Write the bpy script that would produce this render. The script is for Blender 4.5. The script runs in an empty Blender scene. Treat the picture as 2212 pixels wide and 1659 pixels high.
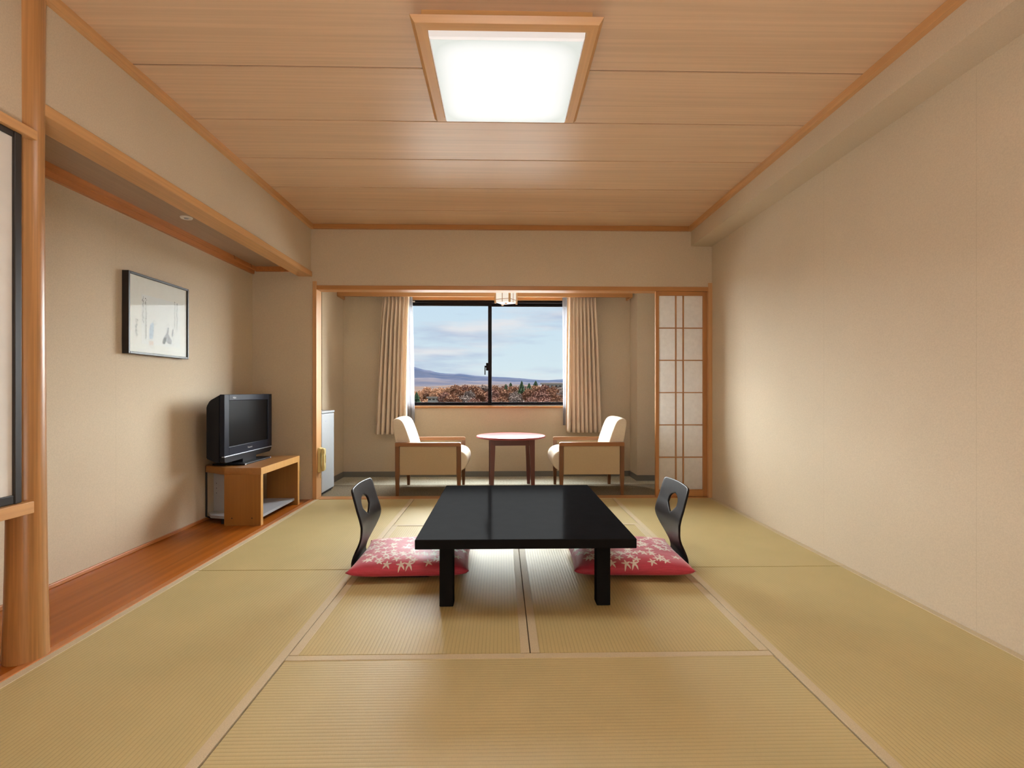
import bpy, bmesh, math, random
from mathutils import Vector, Matrix, noise

random.seed(7)
SC = bpy.context.scene
COL = SC.collection
PI = math.pi

# ------------------------------------------------------------------ camera
F_PX, W_PX = 1090.0, 2212.0
YAW = math.atan(23 / F_PX)
cam_d = bpy.data.cameras.new('camera')
cam_d.sensor_fit = 'HORIZONTAL'
cam_d.sensor_width = 36
cam_d.lens = 36 * F_PX / W_PX
cam_d.shift_y = 14.5 / W_PX
cam_d.clip_start = 0.05
cam_d.clip_end = 20000
cam = bpy.data.objects.new('camera', cam_d)
cam.location = (0, 0, 1)
cam.rotation_euler = (PI / 2, 0, -YAW)
COL.objects.link(cam)
SC.camera = cam

# ------------------------------------------------------------------ exposure
SC.view_settings.view_transform = 'Standard'
SC.view_settings.look = 'None'
SC.view_settings.gamma = 1
SC.view_settings.use_curve_mapping = False
SC.view_settings.exposure = 0.13

if hasattr(SC, 'cycles'):
    SC.cycles.sample_clamp_indirect = 6.0      # keeps stray bright specks out of the window glass

# ------------------------------------------------------------------ sky
SKY_STRENGTH = 0.95
LAMP_WATTS = 14.0
FILL_STRENGTH = 9.5  # fill lamp added behind the camera
SUN_STRENGTH = 77.0
SUN_ELEV = 18.0
SUN_ANGLE = 130.0


def make_world():
    w = bpy.data.worlds.new('sky')
    SC.world = w
    w.use_nodes = True
    nt = w.node_tree
    nt.nodes.clear()
    N = nt.nodes.new
    L = nt.links.new
    out = N('ShaderNodeOutputWorld')
    bg = N('ShaderNodeBackground')
    bg.inputs['Strength'].default_value = SKY_STRENGTH
    L(bg.outputs[0], out.inputs[0])
    tc = N('ShaderNodeTexCoord')
    sep = N('ShaderNodeSeparateXYZ')
    L(tc.outputs['Generated'], sep.inputs[0])
    ramp = N('ShaderNodeValToRGB')
    ramp.color_ramp.elements[0].position = 0.0
    ramp.color_ramp.elements[0].color = (0.72, 0.83, 0.87, 1)
    ramp.color_ramp.elements[1].position = 0.30
    ramp.color_ramp.elements[1].color = (0.50, 0.68, 0.90, 1)
    L(sep.outputs[2], ramp.inputs[0])
    mp = N('ShaderNodeMapping')
    mp.inputs['Scale'].default_value = (3.2, 3.2, 22)
    mp.inputs['Location'].default_value = (0.35, 0.2, 1.3)
    L(tc.outputs['Generated'], mp.inputs[0])
    nz = N('ShaderNodeTexNoise')
    nz.inputs['Scale'].default_value = 1.0
    nz.inputs['Detail'].default_value = 7
    nz.inputs['Roughness'].default_value = 0.55
    L(mp.outputs[0], nz.inputs['Vector'])
    cr = N('ShaderNodeValToRGB')
    cr.color_ramp.elements[0].position = 0.45
    cr.color_ramp.elements[0].color = (0, 0, 0, 1)
    cr.color_ramp.elements[1].position = 0.60
    cr.color_ramp.elements[1].color = (1, 1, 1, 1)
    L(nz.outputs[0], cr.inputs[0])
    # cloud colour: light tops, lilac grey undersides
    mp2 = N('ShaderNodeMapping')
    mp2.inputs['Scale'].default_value = (5, 5, 34)
    mp2.inputs['Location'].default_value = (2.1, 0.7, 0.35)
    L(tc.outputs['Generated'], mp2.inputs[0])
    nz2 = N('ShaderNodeTexNoise')
    nz2.inputs['Detail'].default_value = 5
    nz2.inputs['Scale'].default_value = 1.0
    L(mp2.outputs[0], nz2.inputs['Vector'])
    cc = N('ShaderNodeValToRGB')
    cc.color_ramp.elements[0].position = 0.42
    cc.color_ramp.elements[0].color = (0.50, 0.58, 0.74, 1)
    cc.color_ramp.elements[1].position = 0.60
    cc.color_ramp.elements[1].color = (0.80, 0.79, 0.83, 1)
    L(nz2.outputs[0], cc.inputs[0])
    mx = N('ShaderNodeMix')
    mx.data_type = 'RGBA'
    L(cr.outputs[0], mx.inputs['Factor'])
    L(ramp.outputs[0], mx.inputs['A'])
    L(cc.outputs[0], mx.inputs['B'])
    L(mx.outputs['Result'], bg.inputs['Color'])


make_world()

# hazy daylight that falls in through the window
sun_d = bpy.data.lights.new('sun', 'SUN')
sun_d.energy = SUN_STRENGTH
sun_d.angle = math.radians(SUN_ANGLE)
sun_d.color = (0.96, 0.985, 1.0)
sun = bpy.data.objects.new('sun', sun_d)
_e, _a = math.radians(SUN_ELEV), math.radians(2)
sun.rotation_euler = Vector((-math.sin(_a) * math.cos(_e), -math.cos(_a) * math.cos(_e), -math.sin(_e))).to_track_quat('-Z', 'Y').to_euler()
sun.location = (0, 12, 9)
COL.objects.link(sun)

# ================================================================== helpers


def ray(x, y):
    u = (x - 1106) / F_PX
    v = -(y - 844) / F_PX
    c, s = math.cos(YAW), math.sin(YAW)
    return Vector((s + c * u, c - s * u, v))


def far_pt(x, y, D):
    """A point of the landscape, D metres away along the room's depth axis."""
    r = ray(x, y)
    return Vector((0, 0, 1)) + r * (D / r.y)


def tag(o, label=None, cat=None, group=None, kind=None):
    if label:
        o['label'] = label
    if cat:
        o['category'] = cat
    if group:
        o['group'] = group
    if kind:
        o['kind'] = kind
    return o


def thing(name, label, cat, loc=(0, 0, 0), group=None, kind=None):
    o = bpy.data.objects.new(name, None)
    o.empty_display_size = 0.05
    o.location = loc
    COL.objects.link(o)
    return tag(o, label, cat, group, kind)


def link(name, me, mat=None, parent=None):
    o = bpy.data.objects.new(name, me)
    COL.objects.link(o)
    if mat is not None and not me.materials:
        me.materials.append(mat)
    if parent is not None:
        o.parent = parent
        if parent.type == 'EMPTY':
            o.matrix_parent_inverse = Matrix.Translation(-Vector(parent.location))
    return o


def bm_obj(name, bm, mat, parent=None, smooth=False, angle=None):
    bmesh.ops.recalc_face_normals(bm, faces=bm.faces)
    me = bpy.data.meshes.new(name)
    bm.to_mesh(me)
    bm.free()
    if smooth:
        for p in me.polygons:
            p.use_smooth = True
    if angle:
        me.set_sharp_from_angle(angle=math.radians(angle))
    return link(name, me, mat, parent)


def box(name, x0, x1, y0, y1, z0, z1, mat, parent=None, bev=0.0, seg=2):
    bm = bmesh.new()
    vs = [bm.verts.new((x, y, z)) for x in (x0, x1) for y in (y0, y1) for z in (z0, z1)]
    for f in ((0, 1, 3, 2), (4, 6, 7, 5), (0, 4, 5, 1), (2, 3, 7, 6), (0, 2, 6, 4), (1, 5, 7, 3)):
        bm.faces.new([vs[i] for i in f])
    if bev:
        bmesh.ops.bevel(bm, geom=bm.edges[:], offset=bev, segments=seg, affect='EDGES', profile=0.5)
    return bm_obj(name, bm, mat, parent)


def prism(name, pts, axis, a0, a1, mat, parent=None, bev=0.0, seg=2, smooth=False, angle=40):
    """Extrude a 2-D polygon along an axis: 'x' -> pts are (y,z), 'y' -> (x,z), 'z' -> (x,y)."""
    bm = bmesh.new()

    def P(p, a):
        return {'x': (a, p[0], p[1]), 'y': (p[0], a, p[1]), 'z': (p[0], p[1], a)}[axis]
    A = [bm.verts.new(P(p, a0)) for p in pts]
    B = [bm.verts.new(P(p, a1)) for p in pts]
    n = len(pts)
    bm.faces.new(A)
    bm.faces.new(B[::-1])
    for i in range(n):
        bm.faces.new((A[i], A[(i + 1) % n], B[(i + 1) % n], B[i]))
    if bev:
        bmesh.ops.bevel(bm, geom=bm.edges[:], offset=bev, segments=seg, affect='EDGES')
    return bm_obj(name, bm, mat, parent, smooth=smooth, angle=angle)


def lathe(name, prof, cx, cy, mat, parent=None, n=48):
    """prof: (r, z) from bottom axis to top axis."""
    bm = bmesh.new()
    rings = []
    for r, z in prof:
        if r < 1e-6:
            rings.append([bm.verts.new((cx, cy, z))])
        else:
            rings.append([bm.verts.new((cx + r * math.cos(2 * PI * i / n), cy + r * math.sin(2 * PI * i / n), z)) for i in range(n)])
    for a, b in zip(rings, rings[1:]):
        for i in range(n):
            q = [a[i % len(a)], a[(i + 1) % len(a)], b[(i + 1) % len(b)], b[i % len(b)]]
            u = []
            for v in q:
                if v not in u:
                    u.append(v)
            if len(u) > 2:
                bm.faces.new(u)
    return bm_obj(name, bm, mat, parent, smooth=True, angle=45)


def tube(name, pts, r, mat, parent=None, n=8):
    bm = bmesh.new()
    pts = [Vector(p) for p in pts]
    rings = []
    for i, p in enumerate(pts):
        d = (pts[min(i + 1, len(pts) - 1)] - pts[max(i - 1, 0)]).normalized()
        up = Vector((0, 0, 1)) if abs(d.z) < 0.9 else Vector((1, 0, 0))
        s = d.cross(up).normalized()
        t = d.cross(s)
        rr = r[i] if isinstance(r, (list, tuple)) else r
        rings.append([bm.verts.new(p + s * rr * math.cos(2 * PI * k / n) + t * rr * math.sin(2 * PI * k / n)) for k in range(n)])
    for a, b in zip(rings, rings[1:]):
        for k in range(n):
            bm.faces.new((a[k], a[(k + 1) % n], b[(k + 1) % n], b[k]))
    bm.faces.new(rings[0])
    bm.faces.new(rings[-1][::-1])
    return bm_obj(name, bm, mat, parent, smooth=True, angle=50)


def grid_obj(name, rows, mat, parent=None, smooth=True, closed_u=False, merge=False):
    bm = bmesh.new()
    V = [[bm.verts.new(p) for p in r] for r in rows]
    for a, b in zip(V, V[1:]):
        n = len(a)
        for i in range(n if closed_u else n - 1):
            try:
                bm.faces.new((a[i], a[(i + 1) % n], b[(i + 1) % n], b[i]))
            except ValueError:
                pass
    if merge:
        bmesh.ops.remove_doubles(bm, verts=bm.verts, dist=1e-5)
    return bm_obj(name, bm, mat, parent, smooth=smooth)


# ================================================================== materials
MATS = {}


def base_mat(name):
    m = bpy.data.materials.new(name)
    m.use_nodes = True
    nt = m.node_tree
    p = nt.nodes['Principled BSDF']
    MATS[name] = m
    return m, nt, p


def rgb(c):
    return (c[0], c[1], c[2], 1)


def mix_col(nt, fac, a, b):
    mx = nt.nodes.new('ShaderNodeMix')
    mx.data_type = 'RGBA'
    if isinstance(fac, float):
        mx.inputs['Factor'].default_value = fac
    else:
        nt.links.new(fac, mx.inputs['Factor'])
    for sock, v in (('A', a), ('B', b)):
        if isinstance(v, (tuple, list)):
            mx.inputs[sock].default_value = rgb(v)
        else:
            nt.links.new(v, mx.inputs[sock])
    return mx.outputs['Result']


def noise_node(nt, scale, stretch=(1, 1, 1), detail=4, rough=0.55, coord='Object'):
    tc = nt.nodes.new('ShaderNodeTexCoord')
    mp = nt.nodes.new('ShaderNodeMapping')
    mp.inputs['Scale'].default_value = stretch
    nt.links.new(tc.outputs[coord], mp.inputs[0])
    nz = nt.nodes.new('ShaderNodeTexNoise')
    nz.inputs['Scale'].default_value = scale
    nz.inputs['Detail'].default_value = detail
    nz.inputs['Roughness'].default_value = rough
    nt.links.new(mp.outputs[0], nz.inputs['Vector'])
    return nz.outputs[0]


def ramp(nt, fac, p0, p1, c0=(0, 0, 0), c1=(1, 1, 1)):
    r = nt.nodes.new('ShaderNodeValToRGB')
    r.color_ramp.elements[0].position = p0
    r.color_ramp.elements[0].color = rgb(c0)
    r.color_ramp.elements[1].position = p1
    r.color_ramp.elements[1].color = rgb(c1)
    nt.links.new(fac, r.inputs[0])
    return r.outputs[0]


def bump(nt, p, h, strength, dist):
    b = nt.nodes.new('ShaderNodeBump')
    b.inputs['Strength'].default_value = strength
    b.inputs['Distance'].default_value = dist
    nt.links.new(h, b.inputs['Height'])
    nt.links.new(b.outputs[0], p.inputs['Normal'])


def math_n(nt, op, a, b=None, c=None):
    m = nt.nodes.new('ShaderNodeMath')
    m.operation = op
    for i, v in enumerate((a, b, c)):
        if v is None:
            continue
        if isinstance(v, (int, float)):
            m.inputs[i].default_value = v
        else:
            nt.links.new(v, m.inputs[i])
    return m.outputs[0]


def plain(name, col, rough=0.5, vary=0.0, scale=30, stretch=(1, 1, 1), bmp=0.0, bdist=0.001, spec=0.5, metal=0.0, coat=0.0, ctex=0.08):
    m, nt, p = base_mat(name)
    p.inputs['Roughness'].default_value = rough
    p.inputs['Specular IOR Level'].default_value = spec
    p.inputs['Metallic'].default_value = metal
    p.inputs['Coat Weight'].default_value = coat
    p.inputs['Coat Roughness'].default_value = ctex
    nz = noise_node(nt, scale, stretch)
    v = ramp(nt, nz, 0.3, 0.7)
    d = max(vary, 0.02)
    nt.links.new(mix_col(nt, v, [k * (1 - d) for k in col], [min(1, k * (1 + d)) for k in col]), p.inputs['Base Color'])
    if bmp:
        bump(nt, p, nz, bmp, bdist)
    return m


def wood(name, col, axis, rough=0.4, contrast=0.22, scale=9, dark=None, coat=0.0, spec=0.5):
    """Wood grain running along one axis."""
    m, nt, p = base_mat(name)
    p.inputs['Roughness'].default_value = rough
    p.inputs['Coat Weight'].default_value = coat
    p.inputs['Coat Roughness'].default_value = 0.12
    p.inputs['Specular IOR Level'].default_value = spec
    st = {'x': (0.06, 1, 1), 'y': (1, 0.06, 1), 'z': (1, 1, 0.06)}[axis]
    n1 = noise_node(nt, scale, st, 5, 0.6)
    n2 = noise_node(nt, scale * 9, {'x': (0.015, 1, 1), 'y': (1, 0.015, 1), 'z': (1, 1, 0.015)}[axis], 3, 0.5)
    dk = dark or [k * (1 - contrast) for k in col]
    lt = [min(1, k * (1 + contrast * 0.5)) for k in col]
    c1 = mix_col(nt, ramp(nt, n1, 0.35, 0.65), dk, lt)
    c2 = mix_col(nt, ramp(nt, n2, 0.40, 0.62), [k * (1 - contrast * 0.9) for k in col], lt)
    nt.links.new(mix_col(nt, 0.55, c1, c2), p.inputs['Base Color'])
    bump(nt, p, n2, 0.08, 0.0006)
    return m


def wallpaper(name, col, seam=True):
    m, nt, p = base_mat(name)
    p.inputs['Roughness'].default_value = 0.75
    p.inputs['Specular IOR Level'].default_value = 0.25
    n1 = noise_node(nt, 170, (1, 1, 1), 3, 0.6)
    n2 = noise_node(nt, 1.3, (1, 1, 1), 3, 0.5)
    a = mix_col(nt, ramp(nt, n1, 0.3, 0.7), [k * 0.93 for k in col], [k * 1.06 for k in col])
    b = mix_col(nt, ramp(nt, n2, 0.3, 0.7), [0.965] * 3, [1.03] * 3)
    mm = nt.nodes.new('ShaderNodeMix')
    mm.data_type = 'RGBA'
    mm.blend_type = 'MULTIPLY'
    mm.inputs['Factor'].default_value = 1
    nt.links.new(a, mm.inputs['A'])
    nt.links.new(b, mm.inputs['B'])
    res = mm.outputs['Result']
    if seam:   # joints between the widths of wallpaper
        tc = nt.nodes.new('ShaderNodeTexCoord')
        sp = nt.nodes.new('ShaderNodeSeparateXYZ')
        nt.links.new(tc.outputs['Object'], sp.inputs[0])
        t = math_n(nt, 'PINGPONG', math_n(nt, 'ADD', sp.outputs[1], 10 * 0.99 - 2.05), 0.495)
        near = math_n(nt, 'LESS_THAN', t, 0.0016)
        res = mix_col(nt, math_n(nt, 'MULTIPLY', near, 0.16), res, (0.25, 0.2, 0.13))
    nt.links.new(res, p.inputs['Base Color'])
    bump(nt, p, n1, 0.25, 0.0012)
    return m


def tatami(name, axis, col):
    """Woven rush with ridges every 15 mm running along an axis."""
    m, nt, p = base_mat(name)
    tc = nt.nodes.new('ShaderNodeTexCoord')
    sp = nt.nodes.new('ShaderNodeSeparateXYZ')
    nt.links.new(tc.outputs['Object'], sp.inputs[0])
    across = sp.outputs[1] if axis == 'x' else sp.outputs[0]
    ridge = math_n(nt, 'ABSOLUTE', math_n(nt, 'SINE', math_n(nt, 'MULTIPLY', across, PI / 0.015)))
    reed = noise_node(nt, 1.0, (60, 700, 1) if axis == 'y' else (700, 60, 1), 2, 0.6)
    cloud = noise_node(nt, 3.0, (1, 1, 1), 3, 0.5)
    g = ramp(nt, ridge, 0.0, 0.55)
    c1 = mix_col(nt, g, [k * 0.62 for k in col], col)
    c2 = mix_col(nt, ramp(nt, reed, 0.3, 0.7), [k * 0.90 for k in col], [k * 1.09 for k in col])
    c = mix_col(nt, 0.5, c1, c2)
    mm = nt.nodes.new('ShaderNodeMix')
    mm.data_type = 'RGBA'
    mm.blend_type = 'MULTIPLY'
    mm.inputs['Factor'].default_value = 1
    nt.links.new(c, mm.inputs['A'])
    nt.links.new(mix_col(nt, ramp(nt, cloud, 0.3, 0.7), (0.94, 0.95, 0.92), (1.04, 1.03, 1.0)), mm.inputs['B'])
    nt.links.new(mm.outputs['Result'], p.inputs['Base Color'])
    p.inputs['Roughness'].default_value = 0.50 if axis == 'y' else 0.56
    p.inputs['Specular IOR Level'].default_value = 0.28 if axis == 'y' else 0.65
    h = math_n(nt, 'ADD', math_n(nt, 'POWER', ridge, 0.5), math_n(nt, 'MULTIPLY', reed, 0.5))
    bump(nt, p, h, 0.5, 0.0012)
    return m


def glass_mat(name, gloss=1.0):
    m, nt, p = base_mat(name)
    nt.nodes.remove(p)
    out = nt.nodes['Material Output']
    tr = nt.nodes.new('ShaderNodeBsdfTransparent')
    tr.inputs[0].default_value = (0.97, 0.985, 0.98, 1)
    gl = nt.nodes.new('ShaderNodeBsdfGlossy')
    gl.inputs['Roughness'].default_value = 0.02
    lw = nt.nodes.new('ShaderNodeLayerWeight')
    lw.inputs['Blend'].default_value = 0.5
    # Schlick reflectance, the same from both sides of the pane
    fr = math_n(nt, 'ADD', 0.025, math_n(nt, 'MULTIPLY', math_n(nt, 'POWER', lw.outputs['Facing'], 5), 0.95))
    mx = nt.nodes.new('ShaderNodeMixShader')
    nt.links.new(math_n(nt, 'MULTIPLY', fr, gloss), mx.inputs[0])
    nt.links.new(tr.outputs[0], mx.inputs[1])
    nt.links.new(gl.outputs[0], mx.inputs[2])
    nt.links.new(mx.outputs[0], out.inputs[0])
    return m


def translucent_mat(name, col, trans=0.5, transp=0.0, nscale=60):
    m, nt, p = base_mat(name)
    nt.nodes.remove(p)
    out = nt.nodes['Material Output']
    n = noise_node(nt, nscale, (1, 1, 1), 4, 0.6)
    c = mix_col(nt, ramp(nt, n, 0.3, 0.7), [k * 0.95 for k in col], [min(1, k * 1.03) for k in col])
    d = nt.nodes.new('ShaderNodeBsdfDiffuse')
    t = nt.nodes.new('ShaderNodeBsdfTranslucent')
    nt.links.new(c, d.inputs[0])
    nt.links.new(c, t.inputs[0])
    mx = nt.nodes.new('ShaderNodeMixShader')
    mx.inputs[0].default_value = trans
    nt.links.new(d.outputs[0], mx.inputs[1])
    nt.links.new(t.outputs[0], mx.inputs[2])
    res = mx.outputs[0]
    if transp:
        tr = nt.nodes.new('ShaderNodeBsdfTransparent')
        m2 = nt.nodes.new('ShaderNodeMixShader')
        m2.inputs[0].default_value = transp
        nt.links.new(res, m2.inputs[1])
        nt.links.new(tr.outputs[0], m2.inputs[2])
        res = m2.outputs[0]
    nt.links.new(res, out.inputs[0])
    return m


def emit_mat(name, col, strength, body=(0.85, 0.85, 0.83)):
    m, nt, p = base_mat(name)
    p.inputs['Base Color'].default_value = rgb(body)
    p.inputs['Roughness'].default_value = 0.4
    n = noise_node(nt, 2.0)
    nt.links.new(mix_col(nt, ramp(nt, n, 0.2, 0.8), [k * 0.99 for k in col], col), p.inputs['Emission Color'])
    p.inputs['Emission Strength'].default_value = strength
    return m


def sheen_black(name, col, rough, gloss):
    """Dark lacquer with a faint even gloss."""
    m, nt, p = base_mat(name)
    nt.nodes.remove(p)
    out = nt.nodes['Material Output']
    d = nt.nodes.new('ShaderNodeBsdfDiffuse')
    n = noise_node(nt, 12)
    nt.links.new(mix_col(nt, ramp(nt, n, 0.3, 0.7), [k * 0.9 for k in col], [k * 1.1 for k in col]), d.inputs[0])
    g = nt.nodes.new('ShaderNodeBsdfGlossy')
    g.inputs['Roughness'].default_value = rough
    mx = nt.nodes.new('ShaderNodeMixShader')
    mx.inputs[0].default_value = gloss
    nt.links.new(d.outputs[0], mx.inputs[1])
    nt.links.new(g.outputs[0], mx.inputs[2])
    nt.links.new(mx.outputs[0], out.inputs[0])
    return m


def diffuser_mat(name):
    """Milky acrylic lit by tubes inside: brightest over the tubes, dimmer at the rim."""
    m, nt, p = base_mat(name)
    p.inputs['Base Color'].default_value = (0.12, 0.12, 0.12, 1)
    p.inputs['Roughness'].default_value = 0.5
    tc = nt.nodes.new('ShaderNodeTexCoord')
    sp = nt.nodes.new('ShaderNodeSeparateXYZ')
    nt.links.new(tc.outputs['Generated'], sp.inputs[0])
    ex = math_n(nt, 'POWER', math_n(nt, 'ABSOLUTE', math_n(nt, 'MULTIPLY_ADD', sp.outputs[0], 2.0, -1.0)), 5)
    ey = math_n(nt, 'POWER', math_n(nt, 'ABSOLUTE', math_n(nt, 'MULTIPLY_ADD', sp.outputs[1], 2.0, -1.0)), 6)
    e = math_n(nt, 'MINIMUM', math_n(nt, 'ADD', ex, ey), 1.0)
    nt.links.new(mix_col(nt, e, (0.90, 0.895, 0.885), (0.60, 0.64, 0.60)), p.inputs['Emission Color'])
    p.inputs['Emission Strength'].default_value = 1.0
    return m


WALL = (0.60, 0.502, 0.372)
M_wall = wallpaper('wallpaper_beige', WALL)
M_wall0 = wallpaper('wallpaper_beige_plain', WALL, seam=False)
M_ceil = wood('ceiling_cedar_laminate', (0.68, 0.475, 0.305), 'x', rough=0.36, contrast=0.13, scale=7)
M_groove = plain('ceiling_groove_brown', (0.10, 0.042, 0.016), 0.8)
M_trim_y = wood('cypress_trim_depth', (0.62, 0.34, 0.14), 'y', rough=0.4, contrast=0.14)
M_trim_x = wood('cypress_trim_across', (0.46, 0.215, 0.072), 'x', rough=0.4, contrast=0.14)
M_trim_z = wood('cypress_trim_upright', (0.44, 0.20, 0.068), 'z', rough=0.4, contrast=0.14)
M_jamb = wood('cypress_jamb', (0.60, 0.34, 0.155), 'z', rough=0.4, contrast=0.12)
M_rail = wood('alcove_rail_red_wood', (0.50, 0.19, 0.055), 'y', rough=0.35, contrast=0.2)
M_board = wood('alcove_floor_zelkova', (0.36, 0.105, 0.014), 'y', rough=0.22, contrast=0.25, scale=3.5, coat=0.0, spec=0.10)
M_log = wood('alcove_post_log', (0.47, 0.235, 0.085), 'z', rough=0.33, contrast=0.28, scale=14)
M_tat_y = tatami('tatami_rush_depth', 'y', (0.50, 0.405, 0.20))
M_tat_x = tatami('tatami_rush_across', 'x', (0.50, 0.405, 0.20))
M_heri = plain('tatami_border_tan', (0.53, 0.44, 0.285), 0.7, vary=0.14, scale=420, bmp=0.2)
M_lacquer = sheen_black('black_lacquer', (0.010, 0.010, 0.011), 0.10, 0.0020)
M_zaisu = wood('black_stained_plywood', (0.012, 0.0095, 0.0105), 'z', rough=0.36, contrast=0.3, scale=26, spec=0.09)
M_carpet_d = plain('carpet_darker_tone', (0.20, 0.165, 0.115), 0.95, vary=0.35, scale=70, bmp=0.5, bdist=0.004, spec=0.1)
M_carpet_l = plain('carpet_paler_tone', (0.42, 0.40, 0.32), 0.95, vary=0.28, scale=60, bmp=0.5, bdist=0.004, spec=0.1)
M_vinyl = plain('vinyl_baseboard_grey', (0.155, 0.15, 0.135), 0.5)
M_white_plaster = plain('ceiling_white', (0.78, 0.75, 0.69), 0.9, vary=0.03)
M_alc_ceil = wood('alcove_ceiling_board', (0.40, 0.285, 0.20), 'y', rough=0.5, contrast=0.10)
M_alu = plain('bronze_aluminium', (0.014, 0.012, 0.013), 0.7, spec=0.03)
M_glass = glass_mat('window_glass', 0.15)
M_picglass = glass_mat('picture_glass', 0.10)
M_curtain = translucent_mat('curtain_cream_weave', (0.95, 0.82, 0.68), 0.30, nscale=260)
M_sheer = translucent_mat('lace_curtain_white', (0.42, 0.42, 0.45), 0.35, 0.35, nscale=300)
M_shoji = translucent_mat('shoji_paper', (0.93, 0.91, 0.88), 0.5, nscale=30)
M_fusuma = plain('fusuma_paper', (0.74, 0.71, 0.66), 0.7, vary=0.05, scale=9, bmp=0.1)
M_blackwood = plain('black_lacquered_frame', (0.017, 0.014, 0.013), 0.4)
M_chairwood = wood('armchair_oak', (0.29, 0.12, 0.04), 'x', rough=0.35, contrast=0.2)
M_chairleg = wood('armchair_oak_leg', (0.165, 0.066, 0.022), 'z', rough=0.35, contrast=0.2)
M_boucle = plain('cream_boucle', (0.78, 0.69, 0.56), 0.95, vary=0.08, scale=240, bmp=0.6, bdist=0.004, spec=0.15)
M_chairside = plain('cream_panel_shaded', (0.47, 0.365, 0.235), 0.9, vary=0.06, scale=300, bmp=0.3, spec=0.15)  # same cream cloth as the cushions, darkened for the shaded panels
M_redtop = plain('red_table_top', (0.34, 0.075, 0.08), 0.3, spec=0.2, vary=0.05, scale=8)
M_redleg = wood('mahogany_leg', (0.12, 0.034, 0.028), 'z', rough=0.3, contrast=0.2)
M_redapron = wood('mahogany_apron', (0.12, 0.034, 0.030), 'x', rough=0.3, contrast=0.2)
M_standwood = wood('tv_stand_oak_laminate', (0.31, 0.13, 0.024), 'z', rough=0.4, contrast=0.12)
M_standtop = wood('tv_stand_oak_top', (0.34, 0.15, 0.04), 'y', rough=0.35, contrast=0.12)
M_standedge = wood('tv_stand_edge_band', (0.60, 0.33, 0.10), 'z', rough=0.45, contrast=0.08)
M_standgrey = plain('tv_stand_grey_board', (0.38, 0.40, 0.44), 0.5)
M_tvblack = plain('tv_black_plastic', (0.008, 0.009, 0.013), 0.38, spec=0.2)
M_tvbezel = plain('tv_navy_bezel', (0.013, 0.016, 0.028), 0.36, spec=0.12)
M_screen = plain('tv_screen', (0.006, 0.006, 0.007), 0.3, spec=0.06)
M_silver = plain('silver_plastic', (0.42, 0.46, 0.54), 0.35, metal=0.5)
M_letter = plain('silver_lettering', (0.62, 0.62, 0.64), 0.4)
M_fridge = plain('fridge_white', (0.44, 0.47, 0.50), 0.4, vary=0.02)
M_rubber = plain('black_rubber', (0.015, 0.015, 0.015), 0.6)
M_phone = plain('cream_plastic', (0.70, 0.58, 0.27), 0.4)
M_paper = plain('art_paper', (0.80, 0.78, 0.75), 0.8, vary=0.02)
M_paper2 = plain('art_paper_inner', (0.78, 0.79, 0.80), 0.8, vary=0.02)
M_ink = plain('ink_grey', (0.10, 0.10, 0.115), 0.8, vary=0.3, scale=300)
M_inkblue = plain('ink_pale_blue', (0.50, 0.58, 0.70), 0.8, vary=0.2, scale=60)
M_inkgrey = plain('ink_wash_grey', (0.36, 0.36, 0.40), 0.8, vary=0.3, scale=90)
M_inkpink = plain('ink_pale_pink', (0.74, 0.62, 0.58), 0.8)
M_sensor = plain('white_plastic', (0.75, 0.72, 0.66), 0.4)
M_steel = plain('steel_hook', (0.6, 0.58, 0.55), 0.25, metal=1.0)
M_lampwood_x = wood('lamp_frame_wood_x', (0.60, 0.335, 0.13), 'x', rough=0.4, contrast=0.1)
M_lampwood_y = wood('lamp_frame_wood_y', (0.60, 0.335, 0.13), 'y', rough=0.4, contrast=0.1)
M_diff = diffuser_mat('lamp_diffuser_acrylic')
M_diffside = emit_mat('lamp_diffuser_edge', (0.97, 0.96, 0.94), 0.42, (0.5, 0.5, 0.5))
M_lantern = emit_mat('lantern_paper', (1.0, 0.93, 0.82), 0.62, (0.35, 0.33, 0.30))
M_fill_top = emit_mat('fill_lamp_top', (1.0, 0.99, 0.97), FILL_STRENGTH * 9)
M_fill = emit_mat('fill_lamp_side', (1.0, 0.99, 0.97), FILL_STRENGTH)


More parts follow.
